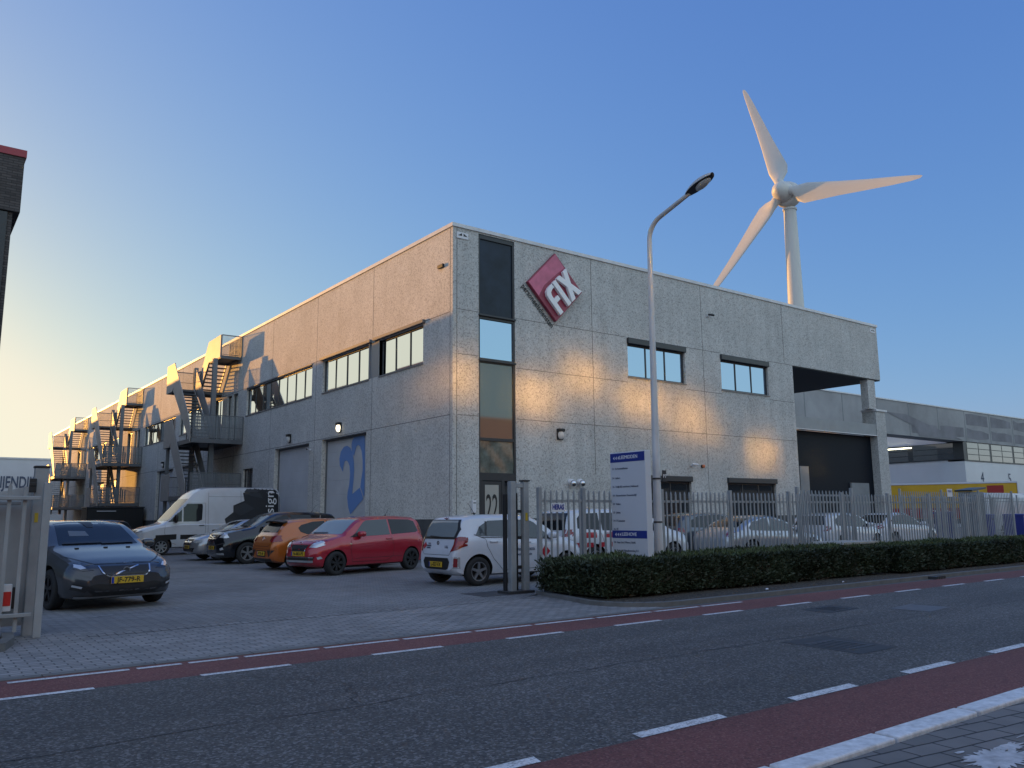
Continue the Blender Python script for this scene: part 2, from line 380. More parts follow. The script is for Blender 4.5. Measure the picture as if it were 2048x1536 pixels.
# small planter at the left gate
pl = [(-15.5,-11.62),(-13.6,-11.6),(-13.12,-11.2),(-12.98,-10.7),(-12.95,-10.2)]
kerbline('gate_planting_kerb', pl, .12, .09); sheet('gate_planting_soil', pl+[(-15.5,-10.2)], .05, m_soil)
# gully grate in the far kerb
mb = MB(); mb.box(4.0,4.42,-13.19,-13.005,-.05,.05)
for k in range(5): mb.box(4.04+k*.075,4.08+k*.075,-13.2,-13.19,-.02,.06)
tag(mb.build('gully_grate', m_cov), 'iron street gully set in the kerb below the hedge', 'gully')
# steel plate in front of the gate guide post
mb = MB(); mb.box(-5.55,-4.55,-9.75,-8.95,-.02,.006)
tag(mb.build('ground_plate', m_cov, bevel=.003), 'dark flat plate in the paving beside the right gate post', 'plate')
# faded white parking line in front of the grey car and worn line in the yard
sheet('parking_line', [(-11.75,-8.35),(-10.35,-7.85),(-10.37,-7.79),(-11.77,-8.29)], .004, mat('worn_paint', (.22,.22,.22), .8, noise=(12,.5)))
sheet('parking_line', [(-8.3,3.0),(-7.0,3.05),(-7.0,3.12),(-8.3,3.07)], .004, MATS['worn_paint'])
# course of bricks that divides the two paving patterns
m_course = paving('course_clinker', (.19,.186,.182), (.26,.252,.245), (.06,.06,.062), R(92), .215, .108)
sheet('paving_course', [(-12.2,-10.62),(-5.2,-10.5),(-5.2,-10.28),(-12.2,-10.4)], .004, m_course)

# litter: leaves and paper scraps by the hedge
m_leaf = mat('dry_leaf', (.12,.07,.035), .9)
mb = MB()
for k in range(150):
    x = random.uniform(-4.2, 14); y = -12.86+abs(random.gauss(0,.22)); z = .05+random.random()*.01; s_ = random.uniform(.015,.035); a = random.uniform(0,6.28)
    if y > -12.4: continue
    mb.add([(x+s_*math.cos(a), y+s_*math.sin(a), z+.012),(x-s_*.5*math.sin(a), y+s_*.5*math.cos(a), z),(x-s_*math.cos(a), y-s_*math.sin(a), z+.008),(x+s_*.5*math.sin(a), y-s_*.5*math.cos(a), z)], [(0,1,2,3)])
o = mb.build('fallen_leaves', m_leaf, fix=False); stuff(o); o['label'] = 'dry brown leaves scattered on the soil below the hedge'; o['category'] = 'leaves'
def scrap(label, x, y, z, s_):
    bm = bmesh.new(); bmesh.ops.create_icosphere(bm, subdivisions=2, radius=s_)
    for v in bm.verts: v.co *= random.uniform(.6,1.2); v.co.z *= .55
    me = bpy.data.meshes.new('paper_scrap'); bm.to_mesh(me); bm.free()
    o = link('paper_scrap', me, m_white); o.location = (x,y,z); tag(o, label, 'litter')
scrap('crumpled white paper scrap on soil in front of the near hedge', -1.2,-12.62,.065,.035)
scrap('tiny white paper scrap on soil below the far end of the near hedge', 1.25,-12.66,.065,.025)

# thin cracks and a sealed seam in the carriageway
m_crack = mat('crack_filler', (.018,.018,.02), .6)
def crack(pts, wd):
    random.seed(int(abs(pts[0][0])*10)); mb = MB(); P = []
    for i in range(len(pts)-1):
        n = 14
        for k in range(n): P.append(Vector((pts[i][0]+(pts[i+1][0]-pts[i][0])*k/n+random.gauss(0,.025), pts[i][1]+(pts[i+1][1]-pts[i][1])*k/n+random.gauss(0,.025), .0035)))
    for i in range(len(P)-1):
        d = (P[i+1]-P[i]).normalized(); n_ = Vector((-d.y,d.x,0))*wd*random.uniform(.5,1.2); o = len(mb.v); mb.v += [tuple(P[i]-n_),tuple(P[i+1]-n_),tuple(P[i+1]+n_),tuple(P[i]+n_)]; mb.f.append((o,o+1,o+2,o+3))
    return struct(mb.build('road_crack', m_crack, fix=False))
crack([(-40,-16.15),(-14,-16.1),(-6,-16.2),(4,-16.12),(30,-16.15)], .006); crack([(-11.5,-14.4),(-10.9,-15.3),(-11.2,-16.1)], .005); crack([(-4.2,-14.3),(-3.6,-15.0),(-3.7,-15.9)], .004); crack([(1.5,-14.3),(2.6,-15.2),(2.4,-17.0)], .006)
# ================================================================== buildings
def wall_mesh(u0, u1, z0, z1, holes, P, depth, mb=None):
    """facade grid with rectangular holes; P(u, d, z): d = depth into the wall; reveals are included"""
    mb = mb or MB()
    us = sorted({u0, u1, *[h[0] for h in holes], *[h[1] for h in holes]}); zs = sorted({z0, z1, *[h[2] for h in holes], *[h[3] for h in holes]})
    us = [q for q in us if u0 <= q <= u1]; zs = [q for q in zs if z0 <= q <= z1]
    def ins(u, z): return any(h[0] < u < h[1] and h[2] < z < h[3] for h in holes)
    for i in range(len(us)-1):
        for j in range(len(zs)-1):
            if ins((us[i]+us[i+1])/2, (zs[j]+zs[j+1])/2): continue
            mb.add([P(us[i],0,zs[j]),P(us[i+1],0,zs[j]),P(us[i+1],0,zs[j+1]),P(us[i],0,zs[j+1])], [(0,1,2,3)])
    for a,b,c,d in holes:
        for q in (((a,c),(b,c)),((b,c),(b,d)),((b,d),(a,d)),((a,d),(a,c))):
            (p,r),(s_,t) = q
            mb.add([P(p,0,r),P(s_,0,t),P(s_,depth,t),P(p,depth,r)], [(0,1,2,3)])
    return mb
def PX(u, d, z): return (d, u, z)        # left facade: u runs along +Y
def PY(u, d, z): return (u, d, z)        # road facade: u runs along +X
def bx(mb, P, u0, u1, d0, d1, z0, z1):
    a = P(u0,d0,z0); b = P(u1,d1,z1)
    return mb.box(min(a[0],b[0]),max(a[0],b[0]),min(a[1],b[1]),max(a[1],b[1]),z0,z1)
def window(parent, P, u0, u1, z0, z1, n, d=.10, glass=None, fw_=.06, sill=True, shutter=0, label=None, fr=None, mull=None):
    """a framed window: frame (with mullions) > pane, sill, shutter_box"""
    fr = fr or m_frame
    mb = MB(); t = fw_; q = .06
    bx(mb,P,u0,u1,d,d+q,z0,z0+t); bx(mb,P,u0,u1,d,d+q,z1-t,z1); bx(mb,P,u0,u0+t,d,d+q,z0+t,z1-t); bx(mb,P,u1-t,u1,d,d+q,z0+t,z1-t)
    for k in range(1, n):
        u = u0+(u1-u0)*k/n; bx(mb,P,u-t*.5,u+t*.5,d+.005,d+q-.005,z0+t,z1-t)
    w_ = mb.build('window', fr, parent, bevel=.004)
    if label: w_['label'] = label
    g = MB(); us = np.linspace(u0, u1, n+1)
    a_ = 0
    for k in range(n):
        ua, ub = us[k]+(t if k == 0 else t*.5), us[k+1]-(t if k == n-1 else t*.5)
        j = [random.uniform(-.004,.004) for _ in range(4)]
        g.add([P(ua,d+.03+j[0],z0+t),P(ub,d+.03+j[1],z0+t),P(ub,d+.03+j[2],z1-t),P(ua,d+.03+j[3],z1-t)], [(0,1,2,3)])
    g.build('pane', glass or m_glass, w_, fix=False)
    if sill:
        s_ = MB(); bx(s_,P,u0-.03,u1+.03,-.035,d,z0-.05,z0-.002); s_.build('sill', mat('sill_stone', (.22,.21,.2), .7), w_)
    if shutter:
        s_ = MB(); bx(s_,P,u0-.02,u1+.02,-.10,d,z1,z1+shutter); s_.build('shutter_box', m_frame, w_, bevel=.02)
    return w_
WZ0, WZ1 = 6.70, 8.08
HB = 11.1
bld = thing('commercial_building', 'two-storey washed concrete business building with a red diamond sign on its corner', 'building')
# ---------------- left facade (plane X = 0)
SY = (20.9, 42.8, 64.7)
holes = [(1.9,5.12,WZ0,WZ1),(5.12,6.0,WZ0,WZ1),(6.0,10.3,WZ0,WZ1),(11.43,19.85,WZ0,WZ1),
         (6.1,10.2,0,4.68),(11.55,15.6,0,4.66),(18.5,19.95,1.6,3.93)]
for s_ in SY:
    holes += [(s_+.35,s_+1.15,5.5,WZ1),(s_+1.35,s_+2.1,5.5,WZ1),(s_+2.9,s_+4.4,5.5,WZ1)]
    if s_ > 30: holes += [(s_-9.4,s_-1.1,WZ0,WZ1),(s_-15.1,s_-10.4,WZ0,WZ1),(s_-9.4,s_-5.3,0,4.66),(s_-15.0,s_-10.8,0,4.68)]
LEN = 86
wl = wall_mesh(0, LEN, 1.35, HB, holes, PX, .22)
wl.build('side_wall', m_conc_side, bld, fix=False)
pm = wall_mesh(0, LEN, 0, 1.35, [(h[0],h[1],0,1.35) for h in holes if h[2] == 0], lambda u,d,z: (d+.012,u,z), .22)
pm.build('side_plinth', m_plinth, bld, fix=False)
mb = MB()
u = .16; ys = [.16]+[5.7+5.3*k for k in range(16)]
for y in ys:
    cuts = sorted([(h[2],h[3]) for h in holes if h[0]-.01 < y < h[1]+.01]); z = 1.36
    for a,b in cuts+[(HB-.02,HB)]:
        if a > z: mb.box(-.003,.01,y-.014,y+.014,z,a)
        z = max(z,b)
for z in (4.72, 8.17):
    mb.box(-.003,.01,.18,LEN-.2,z-.012,z+.012)
mb.build('panel_joint', m_joint, bld)
window(bld, PX, 1.9,5.12,WZ0,WZ1,3, glass=m_mirror_side); window(bld, PX, 6.0,10.3,WZ0,WZ1,4, glass=m_mirror_side); window(bld, PX, 11.43,19.85,WZ0,WZ1,8, glass=m_mirror_side)
mb = MB(); mb.box(.02,.09,5.12,6.0,WZ0,WZ1); mb.box(-.02,.05,5.13,5.20,WZ0,WZ1); mb.box(-.02,.05,5.92,5.99,WZ0,WZ1)
mb.build('infill_panel', mat('grey_infill', (.22,.235,.25), .4), bld)
# protruding sun-screen cassettes above the first windows
mb = MB(); mb.box(-.12,-.002,1.75,5.5,WZ1+.02,WZ1+.14); mb.box(-.12,-.002,5.75,10.45,WZ1+.02,WZ1+.14); mb.box(-.05,-.002,11.4,19.9,WZ1+.02,WZ1+.08)
mb.build('screen_cassette', m_stairdk, bld, bevel=.01)
for s_ in SY:
    for a,b in ((.35,1.15),(1.35,2.1),(2.9,4.4)):
        window(bld, PX, s_+a,s_+b,5.5,WZ1,1 if b < 3 else 2, glass=m_mirror_side, sill=False)
    if s_ > 30:
        window(bld, PX, s_-9.4,s_-1.1,WZ0,WZ1,8, glass=m_mirror_side); window(bld, PX, s_-15.1,s_-10.4,WZ0,WZ1,4, glass=m_mirror_side)
window(bld, PX, 18.5,19.95,1.6,3.93,2, sill=False)
def roller(u0, u1, z1, P=PX, d=.24, m=None):
    mb = MB(); n = int(z1/.55); h = z1/n
    for k in range(n):
        mb2 = [(u0,k*h),(u1,k*h)]
        z0_ = k*h; mb.add([P(u0,d,z0_+.012),P(u1,d,z0_+.012),P(u1,d,z0_+h-.012),P(u0,d,z0_+h-.012)],[(0,1,2,3)])
        mb.add([P(u0,d+.012,z0_-.012),P(u1,d+.012,z0_-.012),P(u1,d,z0_+.012),P(u0,d,z0_+.012)],[(0,1,2,3)])
        mb.add([P(u0,d,z0_+h-.012),P(u1,d,z0_+h-.012),P(u1,d+.012,z0_+h+.0),P(u0,d+.012,z0_+h+.0)],[(0,1,2,3)])
    o = mb.build('roller_door', m or m_shutter, bld, fix=False)
    f = MB(); bx(f,P,u0,u0+.07,d-.05,d-.004,0,z1); bx(f,P,u1-.07,u1,d-.05,d-.004,0,z1); bx(f,P,u0+.07,u1-.07,d-.05,d-.004,z1-.09,z1)
    f.build('guide_rail', m_stairdk, o); return o
rd = roller(6.1,10.2,4.68); roller(11.55,15.6,4.66)
for s_ in SY[1:]: roller(s_-9.4,s_-5.3,4.66); roller(s_-15.0,s_-10.8,4.68)
# big blue figures painted on the nearest roller door
two = [(0.02,.60),(.10,.52),(.16,.66),(.23,.80),(.34,.88),(.45,.84),(.52,.74),(.53,.60),(.47,.42),(.36,.22),(.26,.06),(.235,-.08),(.30,.03),(.45,-.10),(.64,-.25),(.74,-.30),(.72,-.10),(.60,.0),(.55,.06),(.62,.24),(.71,.45),(.745,.66),(.70,.86),(.59,.98),(.43,1.03),(.26,.99),(.12,.86),(.04,.72)]
def numeral(poly, P3, m, parent, name='numeral'):
    mb = MB(); vs = [P3(a,b) for a,b in poly]; bm = bmesh.new(); f = bm.faces.new([bm.verts.new(v) for v in vs]); f.normal_update(); bmesh.ops.triangulate(bm, faces=[f])
    me = bpy.data.meshes.new(name); bm.to_mesh(me); bm.free(); return link(name, me, m, parent)
for pts_ in ([(8.58, 3.26), (8.88, 3.54), (8.93, 3.81), (8.83, 4.09), (8.54, 4.28), (8.21, 4.3), (7.91, 4.18), (7.71, 3.93), (7.59, 3.61), (7.55, 3.27), (7.58, 2.93), (7.63, 2.65), (7.68, 2.35), (7.47, 2.42), (7.04, 2.58), (6.87, 2.38), (6.71, 2.14), (7.81, 1.55), (8.01, 1.82), (8.13, 2.22), (8.09, 2.44), (7.97, 2.72), (7.91, 3.12), (7.97, 3.46), (8.11, 3.64), (8.28, 3.71), (8.44, 3.66), (8.54, 3.49)],
             [(7.59, 3.83), (7.79, 4.01), (7.84, 4.32), (7.76, 4.51), (7.57, 4.59), (6.72, 4.61), (6.67, 4.45), (6.62, 3.34), (6.62, 2.29), (6.67, 2.2), (6.83, 2.42), (6.98, 2.59), (6.91, 2.91), (6.81, 3.23), (6.83, 3.63), (6.92, 3.97), (7.07, 4.19), (7.24, 4.26), (7.39, 4.21), (7.47, 4.09)]):
    numeral(pts_, lambda a,b: (.228,a,b), m_blue22, rd, 'numeral')
# ---------------- road facade (plane Y = 0)
E0, E1 = 1.04, 2.58
WX = 18.83; RX = 26.55
fh = [(E0,E1,0,HB-.05),(8.05,11.35,6.72,8.02),(13.63,16.92,6.68,7.98),(8.05,11.42,.08,2.72),(13.7,17.02,.6,2.72)]
w2 = wall_mesh(0, WX, 1.35, HB, fh, PY, .25)
w2.build('front_wall', m_conc, bld, fix=False)
pm = wall_mesh(0, WX, 0, 1.35, [(E0,E1,0,1.35),(8.05,11.42,.08,1.35),(13.7,17.02,.6,1.35)], lambda u,d,z: (u,d+.012,z), .24)
pm.build('front_plinth', m_plinth, bld, fix=False)
# upper volume that bridges the passage, side walls, roof, inner cores
mb = MB(); mb.box(WX,RX,0,9.0,8.27,HB); mb.build('bridging_volume', m_conc, bld)
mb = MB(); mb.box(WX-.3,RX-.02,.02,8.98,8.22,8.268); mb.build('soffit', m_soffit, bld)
mb = MB(); mb.add([(WX,0,0),(WX,0,8.27),(WX,LEN,8.27),(WX,LEN,0)],[(0,1,2,3)]); mb.add([(WX,9,8.27),(WX,LEN,8.27),(WX,LEN,HB),(WX,9,HB)],[(0,1,2,3)]); mb.add([(0,LEN,0),(WX,LEN,0),(WX,LEN,HB),(0,LEN,HB)],[(0,1,2,3)])
mb.build('rear_wall', m_conc, bld, fix=False)
mb = MB(); mb.box(.1,WX-.02,.1,LEN-.1,HB-.06,HB-.02); mb.build('roof', m_soffit, bld)
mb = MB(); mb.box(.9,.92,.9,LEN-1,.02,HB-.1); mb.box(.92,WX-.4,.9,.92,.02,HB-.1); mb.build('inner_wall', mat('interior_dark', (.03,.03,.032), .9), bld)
mb = MB()
mb.box(-.05,.18,-.05,LEN,HB,HB+.13); mb.box(.18,RX+.05,-.05,.18,HB,HB+.13); mb.box(RX-.18,RX+.05,.18,9.05,HB,HB+.13)
mb.build('roof_trim', m_alu, bld, bevel=.006)
mb = MB()
for x,z0_,z1_ in ((.16,1.36,HB-.02),(6.22,2.9,HB-.02),(12.5,1.36,HB-.02),(18.22,8.27,HB-.02)): mb.box(x-.013,x+.013,-.003,.01,z0_,z1_)
for z,x0_,x1_ in ((8.27,2.6,8.02),(8.27,11.37,13.6),(8.27,16.95,18.8),(6.5,2.6,8.02),(6.5,11.37,13.6),(6.5,16.95,18.8),(4.72,2.6,18.8),(8.27,.2,E0-.02),(6.75,.2,E0-.02),(4.72,.2,E0-.02)):
    mb.box(x0_,x1_,-.003,.01,z-.011,z+.011)
mb.build('panel_joint', m_joint, bld)
window(bld, PY, 8.05,11.35,6.72,8.02,3, shutter=.24, glass=m_mirror); window(bld, PY, 13.63,16.92,6.68,7.98,3, shutter=.24, glass=m_mirror)
window(bld, PY, 8.05,11.42,.08,2.72,3, shutter=.22, sill=False, label='tall glazed doors with a dark shutter box'); window(bld, PY, 13.7,17.02,.6,2.72,3, shutter=.22, sill=False)
# ---------------- glazed entrance strip
mb = MB(); d0, d1 = .03, .12
for u0_,u1_,z0_,z1_ in ((E0,E0+.07,0,HB-.05),(E1-.07,E1,0,HB-.05),(E0+.07,E1-.07,HB-.2,HB-.05),(E0+.07,E1-.07,8.07,8.24),(E0+.07,E1-.07,6.56,6.72),(E0+.07,E1-.07,3.92,4.02),(E0+.07,E1-.07,2.60,2.86),(E0+.07,E0+.16,0,2.6),(1.98,2.10,0,2.6)):
    mb.box(u0_,u1_,d0,d1,z0_,z1_)
mb.box(E0-.01,E1+.01,-.06,.03,8.16,8.22); mb.box(E0-.01,E1+.01,-.05,.03,6.60,6.66)
st = mb.build('entrance_strip', m_frame, bld, bevel=.004)
m_pdark = mat('dark_glass_panel', (.012,.020,.036), .25, spec=.25, noise=(1.2,.5))
m_pgrn = mat('spandrel_glass_panel', (.05,.065,.075), .03, spec=.8, coat=.6)
def pane(u0_,u1_,z0_,z1_,m,name='pane',d=.08,nu=1,wob=0):
    mb = MB(); k = 8 if wob else 1
    for i in range(k+1):
        for j in range(k+1):
            a = i/k; b = j/k; mb.v.append((u0_+(u1_-u0_)*a, d+wob*math.sin(a*7+2*b)*math.sin(b*5+a*3), z0_+(z1_-z0_)*b))
    for i in range(k):
        for j in range(k): mb.f.append((i*(k+1)+j,(i+1)*(k+1)+j,(i+1)*(k+1)+j+1,i*(k+1)+j+1))
    return mb.build(name, m, st, fix=False, smooth=60 if wob else None)
pane(E0+.07,E1-.07,8.24,HB-.2,m_pdark); pane(E0+.07,E1-.07,6.72,8.07,m_mirror); pane(E0+.07,E1-.07,4.02,6.56,m_pgrn); pane(E0+.07,E1-.07,2.86,3.92,mat('wavy_film_glass', (.13,.15,.13), .12, spec=.8, noise=(3,.5)),wob=.010)
dr = MB(); dr.box(E0+.16,1.98,.045,.10,.02,2.58)
for a in (0,): pass
door = dr.build('entrance_door', m_frame, st, bevel=.004)
mb = MB(); mb.add([(1.30,.041,.12),(1.86,.041,.12),(1.86,.041,2.46),(1.30,.041,2.46)],[(0,1,2,3)]); mb.build('pane', mat('frosted_door_glass', (.40,.39,.35), .25, coat=.5), door, fix=False)
mb = MB(); mb.add([(2.12,.09,.05),(2.49,.09,.05),(2.49,.09,2.55),(2.12,.09,2.55)],[(0,1,2,3)]); mb.build('pane', m_glass, st, fix=False)
mb = MB(); mb.tube([(1.93,-.02,.8),(1.93,-.02,1.5)],.016,8); mb.box(1.922,1.938,-.02,.045,.86,.9); mb.box(1.922,1.938,-.02,.045,1.4,1.44); mb.build('handle', m_chrome, door)
place_text('22', m_black, door, (1.58,.036,1.70), (1,0,0), (0,0,1), 1.15, 'numeral', bold=.006, width=.47)
# ---------------- loading bay below the bridge
mb = MB(); mb.box(25.83,26.75,.0,.75,0,6.6); mb.build('column', m_conc, bld)
mb = MB(); mb.box(25.8,26.85,-.06,.8,6.6,6.70); mb.build('column_cap', m_alu, bld)
mb = MB(); mb.box(25.36,26.05,.05,.45,6.70,8.22); mb.build('column', m_conc, bld)
mb = MB(); mb.box(WX+.002,25.83,.03,.33,5.31,5.90); mb.build('bay_beam', mat('grey_beam', (.27,.29,.30), .5, noise=(2,.08)), bld)
mb = MB(); mb.box(WX+.002,25.83,.0,.03,5.30,5.34); mb.build('beam_flashing', m_alu, bld)
mb = MB(); mb.box(WX+.002,25.83,.40,.46,0,5.31)
for k in range(40): mb.box(WX+.01,25.82,.39,.40,.13*k+.02,.13*k+.10)
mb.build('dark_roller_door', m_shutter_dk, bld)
mb = MB(); mb.box(23.6,25.2,.30,.39,0,2.9); mb.build('side_door', m_mesh, bld)
mb = MB(); mb.box(19.2,19.9,.2,.38,0,3.6); mb.build('bay_post', m_mesh, bld)
mb = MB(); mb.box(24.9,25.5,8.4,8.9,0,8.22); mb.box(20.0,20.5,8.4,8.9,0,8.22); mb.build('rear_column', m_conc, bld)

# ---------------- things on the walls
def bulkhead(label, pos, axis, lit=False):
    """axis 'x': on the left facade facing -X; 'y': on the road facade facing -Y"""
    t = thing('wall_lamp', label, 'wall lamp', pos, 0 if axis == 'y' else R(-90), 'bulkhead lamps on the facades')
    mb = MB(); mb.box(-.14,.14,-.06,0,-.20,.20); mb.box(-.14,.14,-.17,-.06,.09,.20); mb.build('housing', m_black, t, bevel=.02)
    mb = MB(); mb.ico((0,-.085,-.03), .15, 3, (.82,.62,1.05)); mb.build('diffuser', m_lamp_on if lit else m_lamp_off, t, smooth=60)
    return t
bulkhead('lit bulkhead lamp glowing above the roller door with the blue numerals', (0,8.43,5.05), 'x', True)
bulkhead('unlit bulkhead lamp above the plain grey roller door', (0,13.73,5.02), 'x')
bulkhead('unlit bulkhead lamp on the side wall behind the first stair', (0,35.8,5.02), 'x')
bulkhead('bulkhead lamp on the road facade to the right of the entrance strip', (4.52,0,4.29), 'y')
def dome(label, x, z):
    t = thing('dome_camera', label, 'camera', (x,0,z), 0, 'pair of dome cameras on the road facade')
    mb = MB(); mb.tube([(0,0,0),(0,-.10,0),(0,-.16,0)],[.11,.11,.06],16); mb.build('mount', m_white, t, smooth=40)
    mb = MB(); mb.ico((0,-.17,-.05), .115, 3); mb.build('housing', m_chrome, t, smooth=60)
    mb = MB(); mb.ico((.0,-.20,-.075), .095, 2); mb.build('lens_dome', m_glass, t, smooth=60)
dome('left one of two chrome dome cameras beside the entrance strip', 4.97, 2.61); dome('right one of two chrome dome cameras beside the entrance strip', 5.40, 2.62)
def bullet(label, x, y, z, rz, c=None):
    t = thing('security_camera', label, 'camera', (x,y,z), rz)
    mb = MB(); mb.tube([(0,0,0),(0,-.06,0)],.04,10); mb.tube([(0,-.05,0),(-.02,-.16,.03)],.012,8); mb.build('bracket', m_white, t, smooth=40)
    mb = MB(); mb.tube([(-.02-.06,-.12,.05),(.14,-.24,.02)],.045,12); mb.build('housing', c or m_white, t, smooth=40)
    mb = MB(); mb.tube([(.14,-.24,.02),(.146,-.243,.019)],.038,12); mb.build('lens', m_black, t)
bullet('white bullet camera on the wall above the tall glazed doors', 11.48,0,3.38,0)
bullet('small camera high on the road facade near the roof edge', 12.92,0,9.79,0,m_black)
bullet('white camera on the pillar between the two roller doors', 0,11.35,4.33,R(-90))
t = thing('warning_beacon', 'small orange beacon lamp on the wall beside the bullet camera', 'lamp', (12.12,0,3.37))
mb = MB(); mb.tube([(0,0,0),(0,-.05,0)],.07,14); mb.build('base', m_black, t); mb = MB(); mb.ico((0,-.09,0),.075,2,(1,.9,1)); mb.build('lens', mat('amber_lens',(.55,.16,.06),.3,coat=.5), t, smooth=60)
for nm,x0_,z0_ in (('white roof spout plate beside the corner of the facade',.375,10.83),('white roof spout plate at the right end of the bridging facade',26.15,10.86)):
    t = thing('overflow_plate', nm, 'vent', (x0_,0,z0_), 0, 'overflow plates below the roof edge')
    mb = MB(); mb.box(-.23,.23,-.03,0,-.11,.11); mb.build('plate', m_white, t, bevel=.008)
    for s_ in (-1,1):
        mb = MB(); mb.prism([(s_*.03,-.02),(s_*.19,-.02),(s_*.05,.07),(s_*.03,.07)],1,-.034,-.028); mb.build('opening', m_black, t)
mb = MB(); mb.box(-.09,-.005,.52,.86,9.80,9.92); tag(mb.build('slot_lamp', m_black, bevel=.01), 'flat dark wall fitting on the side facade close to the corner', 'wall lamp')
t = thing('mailbox', 'small white mailbox on the wall left of the entrance door', 'mailbox', (.80,0,1.75)); mb = MB(); mb.box(-.07,.07,-.09,0,-.2,.2); mb.build('box', m_white, t, bevel=.01); mb = MB(); mb.box(-.05,.05,-.094,-.089,.1,.13); mb.build('slot', m_black, t)

# ---------------- red diamond sign with raised white letters
logo = thing('company_sign', 'weathered red diamond sign with raised white letters on the road facade', 'sign', (4.33,0,9.64))
S2 = math.sqrt(.5); hd = 1.285
m_logo = mat('faded_red_panel', (.50,.12,.20), .45, noise=(1.3,.3)); m_logo_d = mat('deep_red_panel', (.27,.03,.065), .4, noise=(2,.2))
mb = MB(); mb.prism([(0,hd),(-hd,0),(0,-hd),(hd,0)],1,-.17,-.03); mb.build('panel', [m_logo_d], logo, bevel=.015)
mb = MB(); mb.prism([(-.0,hd-.04),(-hd+.04,0),(-.80,-.45),(-.55,-.02),(-.30,.20),(.02,.48),(.42,.80)],1,-.174,-.1705); mb.build('faded_area', m_logo, logo)
mb = MB(); mb.box(-.4,.4,-.03,0,-.4,.4); mb.build('bracket', m_stairdk, logo)
def L2(poly, name='letter'):
    # letter coordinates: a along the reading direction (lower left to upper right), b across (towards upper left)
    ox, oz = .10,-1.06
    mb = MB(); mb.prism([(ox+(a-b)*S2, oz+(a+b)*S2) for a,b in poly],1,-.30,-.175); return mb.build(name, m_letter, logo, bevel=.012)
Hh = 1.06
L2([(0,0),(.20,0),(.20,.42),(.44,.42),(.44,.60),(.20,.60),(.20,.74),(.25,.85),(.36,.90),(.50,.90),(.50,Hh),(.26,Hh),(.10,1.0),(.02,.88),(0,.72)])
L2([(.56,0),(.76,0),(.76,Hh),(.56,Hh)])
L2([(.82,0),(1.05,0),(1.155,.30),(1.26,0),(1.50,0),(1.28,.53),(1.50,Hh),(1.27,Hh),(1.155,.78),(1.05,Hh),(.82,Hh),(1.03,.53)])
place_text('personeelsdiensten', m_black, logo, (4.33-.735,-.02,9.64-.79), (1,0,-1), (1,0,1), .30, 'lettering', extrude=.002, bold=.004, width=1.90)

